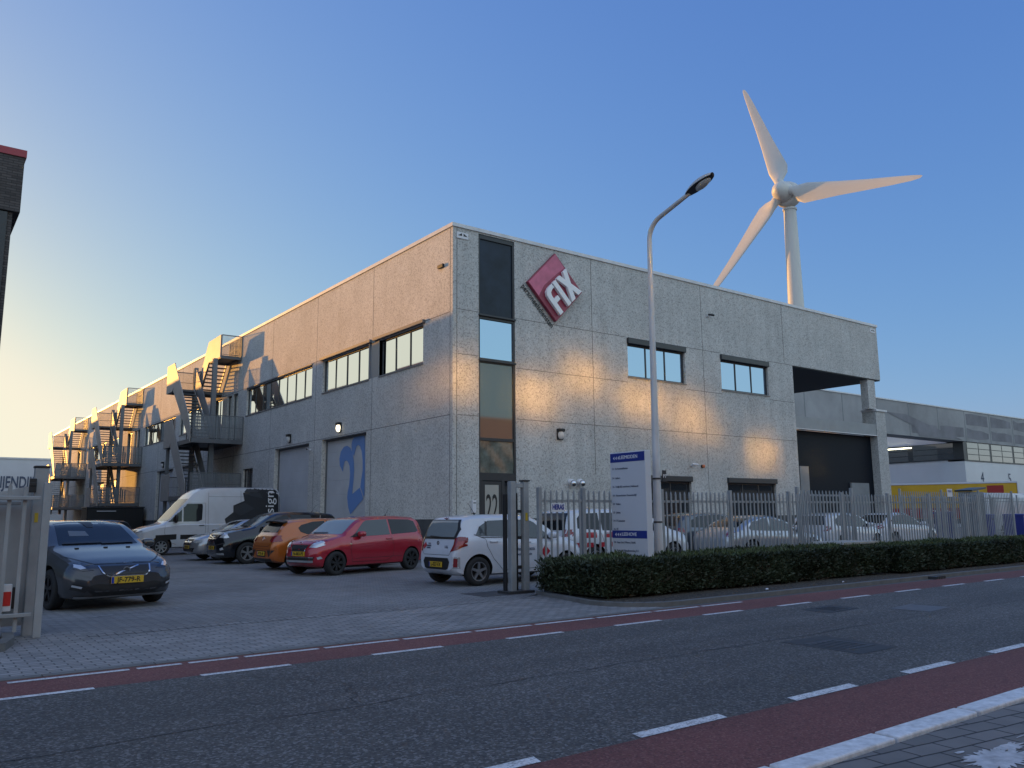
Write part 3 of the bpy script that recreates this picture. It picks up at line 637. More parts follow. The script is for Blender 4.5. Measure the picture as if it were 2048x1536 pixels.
# ================================================================== external stairs
def make_stair(label, y0):
    t = thing('external_staircase', label, 'staircase', (0,y0,0), 0, 'steel staircases along the side facade')
    def slab(name, x0_,x1_,y0_,y1_,zt,m=m_stairdk,th=.16):
        mb = MB(); mb.box(x0_,x1_,y0_,y1_,zt-.05,zt)
        mb.box(x0_,x0_+.08,y0_,y1_,zt-th,zt-.05); mb.box(x1_-.08,x1_,y0_,y1_,zt-th,zt-.05); mb.box(x0_+.08,x1_-.08,y0_,y0_+.08,zt-th,zt-.05); mb.box(x0_+.08,x1_-.08,y1_-.08,y1_,zt-th,zt-.05)
        return mb.build(name, m, t)
    slab('landing',-1.12,-.02,0,2.1,9.97); slab('landing',-2.6,-.02,3.1,4.5,8.45); slab('landing',-2.6,-.02,-.75,4.5,5.45,th=.22); slab('landing',-2.6,-.02,-.75,4.5,2.60,th=.22)
    def flight(x0_,x1_,ya,za,yb,zb,n):
        mb = MB(); 
        for k in range(n):
            f = (k+.5)/n; y = ya+(yb-ya)*f; z = za+(zb-za)*f; mb.box(x0_+.06,x1_-.06,y-.14,y+.14,z-.02,z+.02)
        fl = mb.build('flight', m_stairdk, t)
        mb = MB()
        for x in (x0_+.02,x1_-.06): mb.add([(x,ya,za-.22),(x+.04,ya,za-.22),(x+.04,ya,za+.06),(x,ya,za+.06),(x,yb,zb-.22),(x+.04,yb,zb-.22),(x+.04,yb,zb+.06),(x,yb,zb+.06)],[(0,1,2,3),(7,6,5,4),(0,4,5,1),(1,5,6,2),(2,6,7,3),(3,7,4,0)])
        mb.build('stringer', m_stair, fl); return fl
    flight(-1.12,-.1,2.1,9.95,3.4,8.45,8); flight(-2.58,-1.5,3.1,8.43,-.45,5.47,15); flight(-2.58,-1.5,3.1,5.43,.25,2.62,14); flight(-2.58,-1.5,3.1,2.58,.0,.05,13)
    def para(name, x, pts, m=m_stair, th=.04):
        mb = MB(); mb.prism(pts,0,x-th/2,x+th/2); return mb.build(name, m, t)
    para('parapet',-1.14,[(0,9.85),(1.95,9.85),(3.25,8.55),(3.25,9.55),(2.1,11.02),(0,11.07)])
    para('parapet',-2.62,[(3.0,8.62),(3.0,9.85),(4.5,9.85),(4.5,8.3),(3.3,8.3)])
    para('parapet',-2.64,[(3.0,8.3),(3.0,9.85),(-.05,6.75),(-.60,6.0),(-.60,5.28)])
    para('parapet',-2.62,[(2.95,5.6),(2.95,6.72),(4.5,6.72),(4.5,5.25),(3.2,5.25)])
    para('parapet',-2.64,[(2.95,5.25),(2.95,6.72),(.45,3.95),(-.2,3.2),(-.2,2.4),(.15,2.4)])
    para('parapet',-2.62,[(2.95,2.4),(2.95,3.8),(4.5,3.8),(4.5,2.4)])
    para('parapet',-1.48,[(3.0,8.5),(3.0,9.6),(.0,6.65),(-.45,6.6),(-.45,5.45)],m_mesh,.02)
    para('parapet',-1.48,[(3.0,5.5),(3.0,6.5),(.4,3.75),(.1,3.7),(.1,2.6)],m_mesh,.02)
    def rail(x0_,x1_,y0_,y1_,z0_,z1_,fill='bars'):
        a = Vector((x0_,y0_,0)); b = Vector((x1_,y1_,0)); L_ = (b-a).length; mb = MB()
        mb.bar((x0_,y0_,z1_),(x1_,y1_,z1_),.045,.045); mb.bar((x0_,y0_,z0_+.05),(x1_,y1_,z0_+.05),.03,.03); mb.bar((x0_,y0_,(z0_+z1_)/2),(x1_,y1_,(z0_+z1_)/2),.02,.02)
        n = max(1,round(L_/1.1))
        for k in range(n+1):
            p = a+(b-a)*(k/n); mb.bar((p.x,p.y,z0_),(p.x,p.y,z1_),.045,.045,(1,0,0))
        o = mb.build('railing', m_stairdk, t)
        mb = MB()
        if fill == 'bars':
            n = round(L_/.055)
            for k in range(n+1):
                p = a+(b-a)*(k/n); mb.bar((p.x,p.y,z0_+.05),(p.x,p.y,z1_),.009,.009,(1,0,0))
            nz = round((z1_-z0_)/.055)
            for k in range(1,nz): z = z0_+(z1_-z0_)*k/nz; mb.bar((x0_,y0_,z),(x1_,y1_,z),.009,.009)
        else:
            n = round(L_/.07)
            for k in range(n):
                p = a+(b-a)*((k+.5)/n); d = (b-a).normalized()*.024; mb.bar(p-d+Vector((0,0,(z0_+z1_)/2)),p+d+Vector((0,0,(z0_+z1_)/2)),.012,(z1_-z0_)*.93)
        mb.build('infill_mesh', m_mesh, o, fix=False); return o
    rail(-1.1,-.03,.0,.0,9.97,11.07); rail(-.03,-.03,.1,2.0,9.97,11.07)
    rail(-2.6,-1.2,4.45,4.45,8.45,9.6); rail(-1.2,-1.2,3.2,4.4,8.45,9.55)
    rail(-2.55,-.03,-.72,-.72,5.45,6.66,'plate'); rail(-1.45,-.1,4.45,4.45,5.45,6.6)
    rail(-2.55,-.03,-.72,-.72,2.60,3.72,'plate'); rail(-2.6,-.1,4.45,4.45,2.6,3.7)
    def post(x,y,z1_,w_=.22):
        mb = MB(); mb.box(x-w_/2,x+w_/2,y-.11,y-.09,0,z1_); mb.box(x-w_/2,x+w_/2,y+.09,y+.11,0,z1_); mb.box(x-.01,x+.01,y-.09,y+.09,0,z1_); mb.build('post', m_mesh, t)
    post(-1.32,.25,9.8); post(-1.32,3.7,9.8); post(-2.45,4.2,5.2,.14); post(-2.45,.9,2.4,.14)
    return t
stairs = make_stair('nearest external steel staircase, rising beside the long window band over the white van', SY[0])
for s_,lb in ((SY[1],'middle external steel staircase, standing over a dark waste container'),(SY[2],'farthest external steel staircase, at the sunlit end of the side facade')):
    c = copy_tree(stairs); c.location = (0,s_,0); c['label'] = lb
t = thing('waste_container', 'large dark waste container under the middle staircase', 'container', (-2.6,39.6,0))
mb = MB(); mb.box(-1.2,2.4,0,1.9,.15,2.2); mb.build('body', m_black, t, bevel=.04); mb = MB(); mb.box(-1.25,2.45,-.05,1.95,2.2,2.3); mb.build('lid', m_frame, t, bevel=.03)
mb = MB(); mb.bar((-.6,-.04,2.0),(.6,-.04,2.0),.04,.05); mb.build('handle', m_white, t)

# ================================================================== other buildings
m_brick = paving('dark_brick', (.05,.045,.045), (.10,.09,.088), (.035,.033,.033), 0, .24, .07)
# rotate brick texture so courses stack along Z
nd = [n for n in m_brick.node_tree.nodes if n.type == 'MAPPING'][0]; nd.inputs['Rotation'].default_value = (R(90),0,0)
HX = 11.35
bk = thing('brick_building', 'dark brick building with a red roof edge at the left edge of the picture', 'building', (-12.2,2.2,0))
def B2(name, m, *boxes, parent=bk, bevel=0):
    mb = MB()
    for b in boxes: mb.box(*b)
    return mb.build(name, m, parent, bevel=bevel, world=True)
B2('wall', m_brick, (-30,-12.40,2.5,79,0,HX-1.75))
B2('parapet', m_brick, (-30.1,-12.24,2.38,79,HX-1.75,HX-.2))
B2('roof_trim', mat('red_roof_trim', (.30,.03,.045), .4), (-30.15,-12.20,2.34,79.02,HX-.2,HX))
o = B2('curtain_wall', m_frame, (-30,-12.52,2.42,2.499,.2,HX-1.78))
pr2 = MB()
for zz in (.6,2.45,4.3,6.05,7.75):
    for x0_ in (-28.94,-25.74,-22.54,-19.34,-15.76): pr2.box(x0_,x0_+3.02,2.405,2.418,zz,zz+1.62)
pr2.build('pane', mat('bluish_glass', (.02,.03,.045), .03), o, world=True)
# far white hall with dark lettering
wh = thing('white_hall', 'pale windowless hall with dark lettering closing the far end of the yard', 'building', (0,101,0))
B2('wall', mat('pale_cladding', (.55,.56,.58), .6, noise=(.3,.05)), (-13.5,14,101,125,0,9.25), parent=wh)
B2('roof_trim', m_alu, (-13.6,14.1,100.9,125.1,9.25,9.45), parent=wh)
place_text('IJENDIJK', m_ink, wh, (-1.55,100.93,6.2), (1,0,0), (0,0,1), 2.1, bold=.03, width=4.3)
B2('loading_door', m_mesh, (-2.2,2.6,100.9,100.99,0,2.6), parent=wh)
# grey hall on the right
gh = thing('grey_hall', 'long hall with weathered grey cladding above white walls on the right', 'building', (66.3,14,0))
m_clad = mat('weathered_cladding', (.27,.275,.285), .6, noise=(.25,.3)); m_wht = mat('white_cladding', (.62,.63,.65), .5, noise=(.4,.05))
m_algae = mat('dirty_cladding', (.18,.18,.20), .7, noise=(.6,.25))
B2('fascia', m_clad, (30,140,14,15.6,8.02,10.95), parent=gh)
B2('roof_trim', m_alu, (29.9,140,13.93,14.2,10.95,11.05), parent=gh)
B2('wall', m_wht, (66.4,140,14.1,49,0,6.15),(66.42,140,15.65,49,6.15,10.5), parent=gh)
B2('rear_wall', m_wht, (30,66.4,34,49,0,10.5), parent=gh)
mb = MB()
for k in range(18):
    x = 30.5+k*5.2-.0; mb.box(x,x+.10,13.985,14.0,8.04,10.93)
mb.build('panel_joint', m_mesh, gh, world=True)
mb = MB(); random.seed(11)
for k in range(5,18):
    x = 30.5+k*5.2
    for (za,zb) in ((8.25,9.35),(9.6,10.75)):
        if k < 7 and za > 9: continue
        mb.add([(x+.35,13.99,za+random.uniform(0,.15)),(x+2.6,13.99,za+random.uniform(0,.1)),(x+4.8,13.99,za+random.uniform(0,.2)),(x+4.85,13.99,zb-random.uniform(0,.4)),(x+3.2,13.99,zb-random.uniform(0,.25)),(x+1.5,13.99,zb-random.uniform(0,.3)),(x+.3,13.99,zb-random.uniform(0,.15))],[(0,1,2,3,4,5,6)])
mb.add([(52.6,13.975,9.9),(56.0,13.975,9.9),(66.2,13.975,8.1),(58.0,13.975,8.1),(57.4,13.975,8.9)],[(0,1,2,3,4)])
mb.build('stain', m_algae, gh, world=True, fix=False)
# window band round the corner
o = B2('window', m_frame, (66.42,140,14.06,14.16,6.15,8.0),(66.3,66.42,14.06,34,6.3,7.95),(66.5,140,14.2,15.6,7.9,8.0), parent=gh)
mb = MB()
for k in range(14):
    x = 66.9+k*5.1
    for i in range(2):
        for j in range(3): mb.box(x+.1+i*2.4,x+2.35+i*2.4,14.04,14.058,6.28+j*.57,6.78+j*.57)
mb.build('pane', m_glass2, o, world=True)
mb = MB()
for k in range(4):
    for j in range(3): mb.box(66.28,66.298,15+k*4.4,18.9+k*4.4,6.4+j*.52,6.86+j*.52)
mb.build('pane', m_glass, o, world=True)
mb = MB(); mb.bar((66.2,19,7.72),(66.2,25,7.72),.12,.1); mb.build('lamp_tube', mat('lit_tube', (.8,.8,.7), .4, emit=((1,.92,.65),1.6)), gh, world=True)
for k in range(6):
    B2('loading_door', m_black, (67.6+k*6,71.8+k*6,14.05,14.098,0,3.05), parent=gh)
    place_text(str(4+k), m_ink, gh, (69.7+k*6,14.07,4.6), (1,0,0), (0,0,1), 1.5, 'numeral')
# building across the road, seen mirrored in the glass
op = thing('office_block', 'cream office block across the road, mirrored in the entrance glass', 'building', (20,-40,0))
B2('wall', mat('cream_render', (.52,.42,.31), .8, noise=(.5,.06)), (-40,90,-60,-40,0,10.4), parent=op)
B2('roof_trim', m_alu, (-40.1,90.1,-60,-39.9,10.4,10.6), parent=op)
o = B2('window_band', m_frame, (-38,88,-39.98,-39.9,.8,3.0),(-38,88,-39.98,-39.9,4.2,6.4), parent=op)
# upper windows of the office block: coated, slightly bulged sun-control glass that throws the low sun back onto the facade
m_coat = mat('sun_control_glass', (.66,.66,.50), .085, metal=1.0)
def lit_window(u0, u1, z0, z1, tx=0, tz=0, bulge=0.0):
    f = B2('window', m_frame, (u0-.08,u1+.08,-39.985,-39.94,z0-.08,z1+.08), parent=op)
    mb = MB(); n = 8; cx_, cz_ = (u0+u1)/2, (z0+z1)/2
    for i in range(n+1):
        for j in range(n+1):
            x = u0+(u1-u0)*i/n; z = z0+(z1-z0)*j/n
            q = (1-(2*i/n-1)**2)*(1-(2*j/n-1)**2)
            mb.v.append((x, -39.90+math.tan(R(tx))*(x-cx_)+math.tan(R(tz))*(z-cz_)+bulge*q, z))
    for i in range(n):
        for j in range(n): mb.f.append((i*(n+1)+j,i*(n+1)+j+1,(i+1)*(n+1)+j+1,(i+1)*(n+1)+j))
    mb.build('pane', m_coat, f, world=True, fix=False, smooth=60)
for u0_,u1_,z0_,z1_,tx,tz,bl in ((-14.6,-12.9,8.9,10.2,0,-.1,0),(-11.7,-9.6,8.9,10.2,0,.2,0),(-9.2,-7.2,8.9,10.2,0,-.5,0),(-6.4,-3.9,8.9,10.2,0,0,0),(-3.5,-1.4,8.9,10.2,0,.1,0),
                                 (-14.6,-12.9,7.5,8.6,0,-1.1,0),(-11.7,-9.6,7.5,8.6,0,-.9,0),(-9.2,-7.2,7.5,8.6,0,-1.4,0),(-6.4,-3.9,7.5,8.6,0,-1.1,0),(-3.5,-1.4,7.5,8.6,0,-.4,0),
                                 (1.5,3.4,7.5,8.6,0,.2,0),(1.5,3.4,8.9,10.0,.3,1.3,0),(3.8,5.4,7.5,8.6,-1.3,.3,0),(3.8,5.4,8.9,10.0,-1.3,1.4,0),(-1.2,-.5,7.5,8.7,0,-.3,0)):
    lit_window(u0_,u1_,z0_,z1_,tx,tz,bl)
# ================================================================== street furniture, fences, hedges
def fence(label, y, posts, step=.145, zt=1.93, zr=1.72, x0=None, x1=None, posth=1.98, sec=(.034,.025)):
    """picket fence along X: parts are posts and, between them, picket panels"""
    x0 = posts[0] if x0 is None else x0; x1 = posts[-1] if x1 is None else x1
    t = thing('picket_fence', label, 'fence', (x0, y, 0), 0, 'grey steel picket fences')
    for p in posts:
        mb = MB(); mb.box(p-.04,p+.04,y-.04,y+.04,0,posth); mb.build('post', m_fence, t, world=True, bevel=.006)
    ends = sorted(set([x0]+list(posts)+[x1]))
    for a,b in zip(ends[:-1], ends[1:]):
        if b-a < .2: continue
        mb = MB(); a2, b2 = a+.05, b-.05
        for z in (zr,.28): mb.box(a2,b2,y-.02,y+.02,z-.025,z+.025)
        n = max(1, round((b2-a2)/step)); s_ = (b2-a2)/n
        for k in range(n):
            x = a2+(k+.5)*s_; w_ = sec[0]/2; q = random.uniform(-.004,.004)
            mb.prism([(x-w_+q,.10),(x+w_+q,.10),(x+w_,zt-.05),(x,zt),(x-w_,zt-.05)],1,y-.02-sec[1],y-.021)
        mb.build('picket_panel', m_fence, t, world=True)
    return t
m_kia = m_fence
fa = fence('grey steel picket fence behind the hedge, from the gate to beyond the lamp post', -9.9, [-4.38,-3.26,-1.0,1.3,3.58,5.9,8.24,10.54,12.84,13.66])
fence('grey picket fence leaf standing a little taller just behind the main fence', -8.95, [5.35,8.0], zt=2.06, zr=1.93, posth=2.15, step=.17)
fence('far grey picket fence in front of the yellow truck', -4.6, [18.9,22.4,25.9,29.4], zt=2.3, zr=2.05, posth=2.4, step=.17)
fence('far right grey picket fence in front of the white van', -0.6, [29.4,32.9,36.4,40,44,48], zt=2.25, zr=2.0, posth=2.4, step=.2)
# small enamel sign of the fence maker
t = thing('fence_sign', 'small white enamel sign with blue capitals on the fence', 'sign', (-3.98,-9.98,1.59))
mb = MB(); mb.box(-.17,.17,-.006,0,-.085,.085); mb.build('plate', m_white, t, bevel=.002)
place_text('HERAS', m_blue, t, (-3.98,-9.988,1.60), (1,0,0), (0,0,1), .135, bold=.006, width=.29)
t = thing('parking_sign', 'small white sign plate fixed high on the fence in front of the column', 'sign', (11.75,-9.98,2.02))
mb = MB(); mb.box(-.16,.16,-.006,0,-.12,.12); mb.build('plate', m_white, t); place_text('PRIVE', m_blue, t, (11.75,-9.988,2.06), (1,0,0),(0,0,1), .09, width=.24)
mb = MB(); mb.box(-.02,.02,-.007,0,-.35,-.12); mb.build('stem', m_fence, t)
# gate guide posts on the right of the entrance
t = thing('gate_portal', 'grey steel guide posts of the sliding gate at the right of the entrance', 'gate post', (-4.75,-9.3,0))
def gbox(name, *b, m=m_fence, bevel=.008):
    mb = MB(); mb.box(*b); return mb.build(name, m, t, world=True, bevel=bevel)
gbox('post',-4.84,-4.72,-9.62,-9.50,0,2.10); gbox('post',-4.53,-4.41,-9.62,-9.50,0,2.10)
gbox('post',-4.90,-4.845,-9.50,-9.42,.0,1.86,m=m_black); gbox('post',-4.67,-4.59,-9.50,-9.38,0,1.88,m=m_black)
gbox('crossbar',-4.72,-4.53,-9.60,-9.52,1.98,2.06); gbox('cap',-4.55,-4.39,-9.64,-9.48,2.10,2.13,m=m_black)
for z in (.45,1.0,1.5): gbox('roller',-4.73,-4.55,-9.56,-9.52,z,z+.06,m=m_black)
gbox('base_plate',-4.95,-4.35,-9.7,-9.3,0,.05,m=m_cov)
gbox('warning_label',-4.50,-4.45,-9.63,-9.621,1.35,1.50,m=mat('yellow_label',(.5,.36,.03),.5),bevel=0)
# left sliding gate: sheet panel with bars in front, double end post
t = thing('sliding_gate', 'grey sheet-filled sliding gate leaf at the left edge of the entrance', 'gate', (-12.8,-9.95,0))
gbox('post',-12.74,-12.65,-10.26,-10.16,0,1.92)
gbox('post',-12.82,-12.66,-9.98,-9.82,0,2.12); gbox('cap',-12.83,-12.65,-9.99,-9.81,2.12,2.15,m=m_black)
mb = MB(); mb.prism([(-16,.12),(-12.80,.12),(-12.80,1.90),(-13.3,1.78),(-16,1.70)],1,-9.80,-9.78); mb.build('sheet_panel', mat('gate_sheet',(.34,.36,.37),.5,noise=(2,.1)), t, world=True)
mb = MB()
for k in range(12):
    x = -12.93-k*.17; zt_ = 1.92 if k%2 else 1.88; mb.prism([(x-.022,.08),(x+.022,.08),(x+.022,zt_-.05),(x,zt_),(x-.022,zt_-.05)],1,-10.16,-10.13)
mb.build('picket_panel', m_fence, t, world=True)
gbox('rail',-16,-12.76,-10.22,-10.16,1.70,1.75); gbox('rail',-16,-12.76,-10.22,-10.16,.26,.31); gbox('rail',-16,-12.95,-10.0,-9.9,1.64,1.69)
gbox('guide_bracket',-12.88,-12.80,-10.03,-9.98,1.80,1.98,m=m_black); gbox('guide_bracket',-12.88,-12.80,-10.04,-9.98,1.88,1.93,m=m_black)
gbox('warning_label',-12.79,-12.75,-9.988,-9.981,1.42,1.54,m=MATS['yellow_label'],bevel=0)
t = thing('barrier_beam', 'aluminium beam with a red reflective strip behind the left gate', 'barrier', (-14.2,-9.9,0))
gbox('beam',-16,-12.98,-10.10,-9.99,.33,.66,m=m_alu); gbox('reflective_strip',-16,-12.99,-10.108,-10.101,.40,.57,m=mat('red_strip',(.5,.02,.015),.4),bevel=0); gbox('end_cap',-12.98,-12.94,-10.09,-10.0,.36,.62,m=m_black)
gbox('post',-15.0,-14.9,-10.06,-9.99,0,.33)
# ------------------------------------------------------------------ directory pylon
SX, SYN, SYF = -2.52, -10.92, -9.93
t = thing('directory_pylon', 'tall white directory board with two blue headers beside the lamp post', 'sign', (SX+.08,(SYN+SYF)/2,0))
mb = MB(); mb.box(SX,SX+.16,SYN,SYF,.05,2.70); mb.build('board', mat('pylon_white',(.54,.56,.60),.45), t, world=True, bevel=.012)
mb = MB(); mb.box(SX+.02,SX+.14,SYN+.1,SYF-.1,0,.05); mb.build('foot', m_cov, t, world=True)
def band(z0_,z1_):
    mb = MB(); mb.box(SX-.004,SX-.001,SYN+.012,SYF-.012,z0_,z1_); return mb.build('header', m_blue, t, world=True)
h1 = band(2.50,2.68); h2 = band(.985,1.135)
UX = (0,-1,0)
def arrows(z, h_):
    mb = MB()
    for k in range(3):
        y = SYF-.10-k*.065; mb.prism([(y,z),(y-.045,z+.035),(y-.03,z),(y-.045,z-.035)],0,SX-.008,SX-.0045)
    mb.build('arrow', m_letter, h_, world=True)
arrows(2.585,h1); arrows(1.055,h2)
place_text('LEEMIDDEN', m_letter, h1, (SX-.006,SYF-.535,2.59), UX, (0,0,1), .10, bold=0, width=.50)
place_text('LEEHOVE', m_letter, h2, (SX-.006,SYF-.50,1.06), UX, (0,0,1), .095, bold=0, width=.40)
for z,nn,s_,w_ in ((2.37,'22','Fix Personeelsdiensten',.36),(2.18,'24','Lekkers',.14),(2.005,'26','Vrolijk BSE waterbouw | Additioneel',.64),(1.83,'28','Nieuwenhuizen Timmerbedrijf',.58),(1.66,'30','Velders',.13),(1.49,'32','Jittena',.12),(1.325,'34','ITConnexions',.24),(1.16,'36','IST',.05),(.90,'50','Hope Deco | Winvoo | FlexNL',.52),(.74,'76','Kunststof Metaalbewerking B.V.',.60)):
    place_text(nn, m_ink, t, (SX-.003,SYF-.085,z), UX, (0,0,1), .052, width=.055)
    place_text(s_, m_ink, t, (SX-.003,SYF-.145-w_/2,z), UX, (0,0,1), .058, width=w_)
# ------------------------------------------------------------------ street lamp
LX, LY = -1.88, -10.6
t = thing('street_lamp', 'tall galvanised street lamp with a curved arm in front of the building', 'street lamp', (LX,LY,0))
m_pole = mat('lamp_pole', (.52,.53,.54), .45, metal=.15, noise=(1.5,.1))
pts = [(LX,LY,0),(LX,LY,1.1),(LX,LY,1.15),(LX+.03,LY,4),(LX+.06,LY,7.18)]; rs = [.095,.093,.088,.068,.052]
a = np.linspace(0,1.28,10); rr = .46
arc = [(LX+.06, LY-rr*(1-math.cos(q)), 7.22+rr*math.sin(q)) for q in a]
ye, ze = arc[-1][1], arc[-1][2]; dv = (-math.sin(1.28), math.cos(1.28))
mb = MB(); mb.tube(pts+arc+[(LX+.06, ye+dv[0]*.85, ze+dv[1]*.85)], rs+[.050]*10+[.045], 14); mb.build('pole', m_pole, t, world=True, smooth=40)
hy, hz = ye+dv[0]*.80, ze+dv[1]*.80; ang = math.atan2(dv[1], -dv[0])
def headpt(u, v, q):      # u along the arm (towards the road), v sideways, q up
    return (LX+.06+v, hy-u*math.cos(ang)-q*math.sin(ang)*-1*-1, hz+u*math.sin(ang)+q*math.cos(ang))
def shell(prof_up, prof_w, z0_, m, name, n=16, k=16, flip=1):
    mb = MB(); rows = []
    for i in range(n+1):
        u = i/n; L_ = .68*u; wd = prof_w(u); ht = prof_up(u)
        for j in range(k+1):
            q = -1+2*j/k; mb.v.append(headpt(L_, wd*q, z0_+flip*ht*math.sqrt(max(0,1-q*q))))
    for i in range(n):
        for j in range(k): mb.f.append((i*(k+1)+j,(i+1)*(k+1)+j,(i+1)*(k+1)+j+1,i*(k+1)+j+1))
    return mb.build(name, m, t, world=True, smooth=50)
pw = lambda u: .045+.11*math.sin(math.pi*min(1,u*.92+.06))**.7
shell(lambda u: .045+.10*math.sin(math.pi*min(1,u*.85+.12))**.8, pw, 0, mat('lamp_hood',(.45,.45,.44),.4,noise=(4,.1)), 'hood')
shell(lambda u: .004, pw, -.002, m_frame, 'underside', flip=-1)
mb = MB(); mb.ico((0,0,0),1,3); mb.v = [headpt(.44+.19*p[0], .10*p[1], -.02+min(0,.10*p[2])) for p in mb.v]; mb.build('lens_bowl', mat('lamp_bowl',(.42,.43,.42),.08,coat=1), t, world=True, smooth=60)
mb = MB(); mb.box(LX+.07,LX+.17,LY-.12,LY-.1,2.10,2.33); mb.build('number_plate', m_frame, t, world=True)
place_text('P7', m_letter, t, (LX+.12,LY-.124,2.21), (1,0,0),(0,0,1), .10, 'lettering')
mb = MB(); mb.tube([(LX,LY,2.15),(LX,LY,2.18)],.090,14); mb.tube([(LX,LY,1.28),(LX,LY,1.31)],.094,14); mb.build('clamp', m_frame, t, world=True)
# ------------------------------------------------------------------ concrete cable cabinet
t = thing('concrete_cabinet', 'low grey concrete cable cabinet in the gap between the two hedges', 'cabinet', (4.87,-10.55,0))
mb = MB(); mb.box(4.10,5.66,-10.95,-10.15,0,.68); mb.build('body', mat('cabinet_concrete',(.33,.33,.31),.8,noise=(3,.2)), t, world=True, bevel=.02)
mb = MB(); mb.prism([(4.06,.68),(5.70,.68),(5.66,.74),(4.10,.74)],1,-11.0,-10.1); mb.build('lid', MATS['cabinet_concrete'], t, world=True, bevel=.01)
mb = MB(); mb.box(4.92,4.95,-10.965,-10.951,.4,.52); mb.build('lock', m_black, t, world=True)
# ------------------------------------------------------------------ blue boxes and far bits
m_bin = mat('blue_plastic', (.008,.02,.19), .45, noise=(3,.1))
def bluebox(label, x, y, w_=.95, h_=1.3, rz=.25):
    t = thing('blue_bin', label, 'bin', (x,y,0), rz, 'blue bins near the far fence')
    mb = MB(); mb.box(-w_/2,w_/2,-w_/2,w_/2,.04,h_-.1); mb.build('body', m_bin, t, bevel=.03)
    mb = MB(); mb.prism([(-w_/2-.03,h_-.1),(w_/2+.03,h_-.1),(w_/2,h_),(-w_/2,h_-.02)],1,-w_/2-.03,w_/2+.03); mb.build('lid', m_bin, t, bevel=.02)
    mb = MB(); mb.box(-.3,.3,-w_/2-.035,-w_/2-.005,h_-.3,h_-.22); mb.build('handle', m_frame, t)
bluebox('blue bin beside the last post of the fence behind the hedge', 31.6,-2.2); bluebox('rightmost blue bin standing in front of the white van', 34.2,-2.7); bluebox('narrow blue bin behind the fence near the yellow truck', 24.6,-3.6,.75,1.45)
t = thing('meter_cabinet', 'flat grey cabinet with a slanted lid behind the fence near the yellow truck', 'cabinet', (26.5,-4.0,0))
mb = MB(); mb.box(-.65,.65,-.3,.3,0,2.35); mb.build('body', m_mesh, t, bevel=.02); mb = MB(); mb.prism([(-.72,2.36),(.72,2.5),(.72,2.58),(-.72,2.44)],1,-.4,.4); mb.build('lid', m_frame, t)
t = thing('notice_board', 'blank white board standing at the back of the yard behind the grey car', 'board', (-7.6,26.0,0))
mb = MB(); mb.box(-.32,.32,-.03,.03,1.15,1.72); mb.build('panel', m_white, t); mb = MB(); mb.tube([(0,0,0),(0,0,1.2)],.03,8); mb.build('pole', m_steel, t)
